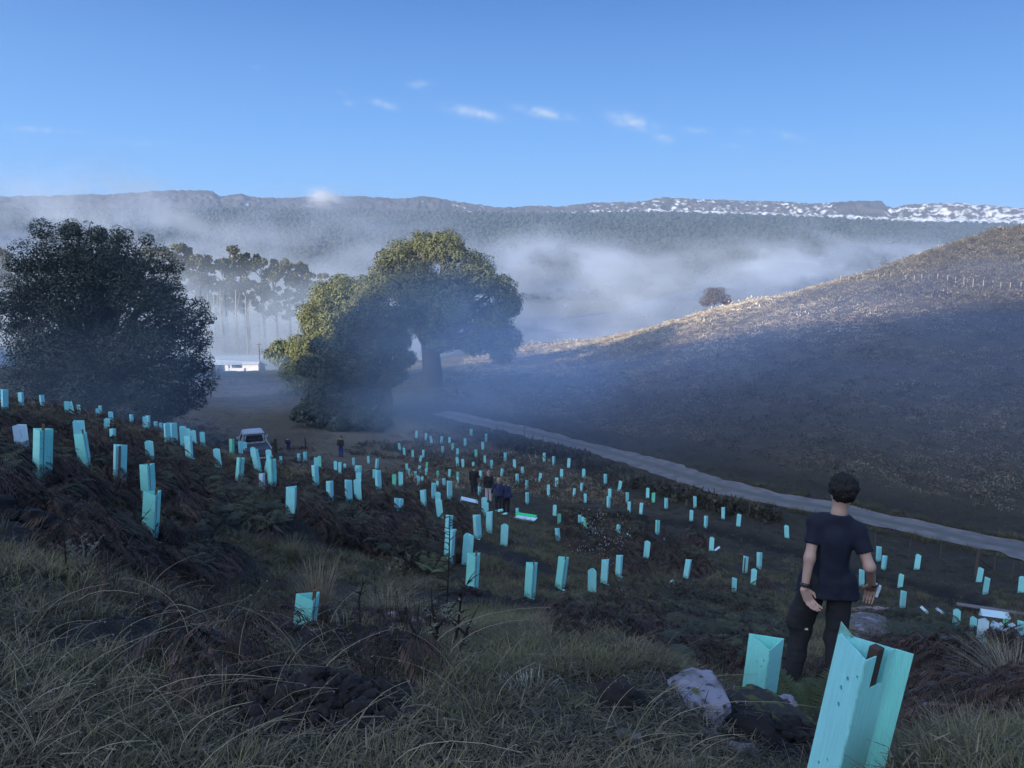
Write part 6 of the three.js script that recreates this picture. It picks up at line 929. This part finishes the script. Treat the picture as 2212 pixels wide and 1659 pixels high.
sapling(1410, 2545, 2330, 1, 'thin bare sapling standing left of the cluster at centre', { lean: 0.12, near: 3 }); sapling(1480, 2400, 2230, 2, 'short bare sapling above the tussock grass', { near: 4 }); sapling(1645, 2570, 2400, 3, 'bare sapling leaning left in the centre cluster', { lean: -0.22, near: 3.5 }); sapling(1718, 2575, 2300, 4, 'bare sapling with pale lichen tufts, centre cluster', { lean: -0.05, lich: 5, fork: 2, twigs: 20, near: 3.5 }); sapling(1748, 2580, 1990, 5, 'tallest thin dark conifer sapling in front of the centre guards', { lean: 0.05, conifer: true, twigs: 46, near: 3.5, r: 0.011, d: 6.2 }); sapling(1778, 2570, 2270, 6, 'bare sapling leaning right in the centre cluster', { lean: 0.22, near: 3.5 }); sapling(1795, 2600, 2350, 7, 'bare forked sapling with faint lichen at the right of the cluster', { lean: 0.35, lich: 3, fork: 1, near: 3.5 }); sapling(1840, 2540, 2420, 8, 'shortest bare sapling right of the centre cluster', { near: 4 });
sapling(2400, 2730, 2600, 9, 'thin bare stem rising from the root ball of soil', { near: 2, r: 0.004, twigs: 5 }); sapling(330, 2240, 2080, 10, 'pale lichened shrub with bare crooked branches on the left slope', { lich: 7, fork: 6, twigs: 34, r: 0.01, near: 4, col: [0.16, 0.16, 0.15] }); sapling(265, 2280, 2060, 11, 'single thin dark stem beside the pale lichened shrub', { near: 4, twigs: 6 }); sapling(530, 2130, 1960, 12, 'dark twiggy shrub right of the pale lichened shrub', { near: 4, fork: 4, twigs: 22, lean: 0.1 }); sapling(2350, 2500, 2330, 13, 'pair of dark bracken stalks left of the dark bracken', { near: 4, fork: 1 }); sapling(2850, 2700, 2520, 14, 'thin dark stem standing left of the second guard', { near: 3, twigs: 6, r: 0.004 });
{
  const p = onGround(2452 * FULL, 2350 * FULL, 8), t = thing('thorn_branch', 'dark thorny branch with water drops rising among the guards right of centre', 'branch', p.toArray()), rnd = RNG(4), d = project(p)[2], k = FULL * d / FOC, mb = new MB(), dr = new MB(), P = (x, y, z = 0) => V3((x - 2452) * k, -(y - 2350) * k, z);
  const limb = (pts, r) => { const c = new THREE.CatmullRomCurve3(pts), n = 14, q = c.getPoints(n); mb.tube(q, q.map((_, i) => r * (1.05 - i / n) + 0.002), null, 5); for (let i = 2; i < n; i++) for (let j = 0; j < 3; j++) { const e = q[i].clone().add(V3((rnd() - 0.5) * 0.22, (rnd() - 0.3) * 0.2, (rnd() - 0.5) * 0.22)); mb.tube([q[i], e], [r * 0.3, 0.001], null, 3); if (rnd() < 0.6) { const g = new THREE.IcosahedronGeometry(0.007, 0), a = g.attributes.position; for (let m = 0; m < a.count; m += 3) dr.tri(...[0, 1, 2].map((o) => V3().fromBufferAttribute(a, m + o).add(e).toArray())); } } };
  limb([P(2452, 2352), P(2420, 2270), P(2388, 2160)], 0.016); limb([P(2388, 2160), P(2365, 2110), P(2345, 2060)], 0.012); limb([P(2388, 2160), P(2330, 2095), P(2290, 2010, 0.2)], 0.01); limb([P(2388, 2160), P(2430, 2140), P(2465, 2112, -0.2)], 0.009); limb([P(2388, 2160), P(2320, 2165), P(2245, 2152, 0.1)], 0.009); limb([P(2345, 2060), P(2355, 2030), P(2362, 2010)], 0.007); limb([P(2388, 2160), P(2420, 2090), P(2452, 2005, 0.1)], 0.008); limb([P(2330, 2095), P(2310, 2060), P(2288, 1900, -0.1)], 0.007);
  part('branch', mb.geo(), mat([0.035, 0.025, 0.024], 0.9), t); const w = part('water_drop', dr.geo(), mat([0.75, 0.8, 0.9], 0.1), t); w.userData.kind = 'stuff';
}
// ---------------------------------------------------------------- tussocks and single ferns
function tussock(px, py, d, n, h, bend, seed, label, c0, c1) { const rnd = RNG(seed), p = at(px * FULL, py * FULL, d); p.y = Math.min(p.y, groundY(p.x, p.z)) - 0.02; const mb = new MB(); for (let i = 0; i < n; i++) { const a = rnd() * 6.283, r = 0.1 * Math.sqrt(rnd()), k = mix(0.7, 1.2, rnd()); blade(mb, rnd, Math.cos(a) * r, Math.sin(a) * r, h * mix(0.5, 1.1, rnd()), 0.0035, bend * mix(0.2, 1.4, rnd()), a + (rnd() - 0.5) * 1.5, c0.map((v) => v * k), c1.map((v) => v * k), 5); } const t = thing('grass_tussock', label, 'tussock', p.toArray(), 0, 'tussocks'); const m = part('blades', mb.geo(), PLANT(), t); m.userData.kind = 'stuff'; }
tussock(1250, 2410, 7.2, 420, 0.72, 0.22, 1, 'tall brown tussock of grass behind the small guard with brown stake', [0.08, 0.05, 0.03], [0.26, 0.21, 0.14]);
tussock(1520, 2330, 8.5, 420, 0.4, 0.38, 2, 'low spreading straw tussock right of the tall brown one', [0.07, 0.06, 0.04], [0.24, 0.21, 0.14]); tussock(1150, 2100, 12, 260, 0.45, 0.2, 3, 'small tussock at the foot of the striped guard, left of centre', [0.06, 0.055, 0.03], [0.18, 0.16, 0.1]); tussock(3985, 2730, 4.6, 300, 0.34, 0.3, 4, 'dry grass tussock at the right picture edge below the pile', [0.07, 0.06, 0.04], [0.24, 0.21, 0.16]);
tussock(2080, 2760, 2.9, 160, 0.12, 0.06, 5, 'pale grey tuft of grass at the edge of the bare earth', [0.09, 0.1, 0.08], [0.3, 0.33, 0.3]); tussock(1180, 2600, 3.6, 110, 0.09, 0.09, 6, 'dull green tuft just behind the big soil heap', [0.05, 0.056, 0.036], [0.13, 0.14, 0.1]);
function fern(px, py, d, n, len, seed, col, label, rise = 0.75, spread = 6.283, az0 = 0) { const rnd = RNG(seed), p = at(px * FULL, py * FULL, d); p.y = Math.min(p.y, groundY(p.x, p.z) + 0.05) - 0.02; const t = thing('fern', label, 'fern', p.toArray(), 0, 'ferns'); for (let i = 0; i < n; i++) { const mb = new MB(); frond(mb, rnd, V3(0, 0, 0), az0 + spread * (i + 0.5 * rnd()) / n, len * mix(0.75, 1.15, rnd()), rise * mix(0.8, 1.2, rnd()), mix(0.3, 0.5, rnd()), col, 7, 18, 0.05); part('frond', mb.geo(), PLANT(), t); } }
fern(3190, 2735, 4.35, 8, 0.5, 3, [0.065, 0.085, 0.03], 'green fern between the second guard and the nearest guard', 0.75, 3.6, 2.3); fern(1705, 2160, 13.5, 7, 0.5, 5, [0.1, 0.115, 0.05], 'yellow green fern left of the guard with the conifer sapling', 0.9); fern(2375, 2480, 6.4, 6, 0.45, 7, [0.05, 0.065, 0.045], 'grey green fern among dark bracken right of centre', 0.5); fern(485, 1900, 10.5, 5, 0.34, 8, [0.03, 0.035, 0.026], 'dark fern at the foot of the guard with dark stake', 0.9); fern(2570, 2500, 6.2, 6, 0.45, 9, [0.045, 0.06, 0.04], 'dull green fern in bracken left of the walking man', 0.5); fern(2900, 2480, 6.8, 6, 0.5, 10, [0.04, 0.06, 0.03], 'dark green fern beside the left leg of the walking man', 0.6);
renderer.render(scene, camera);
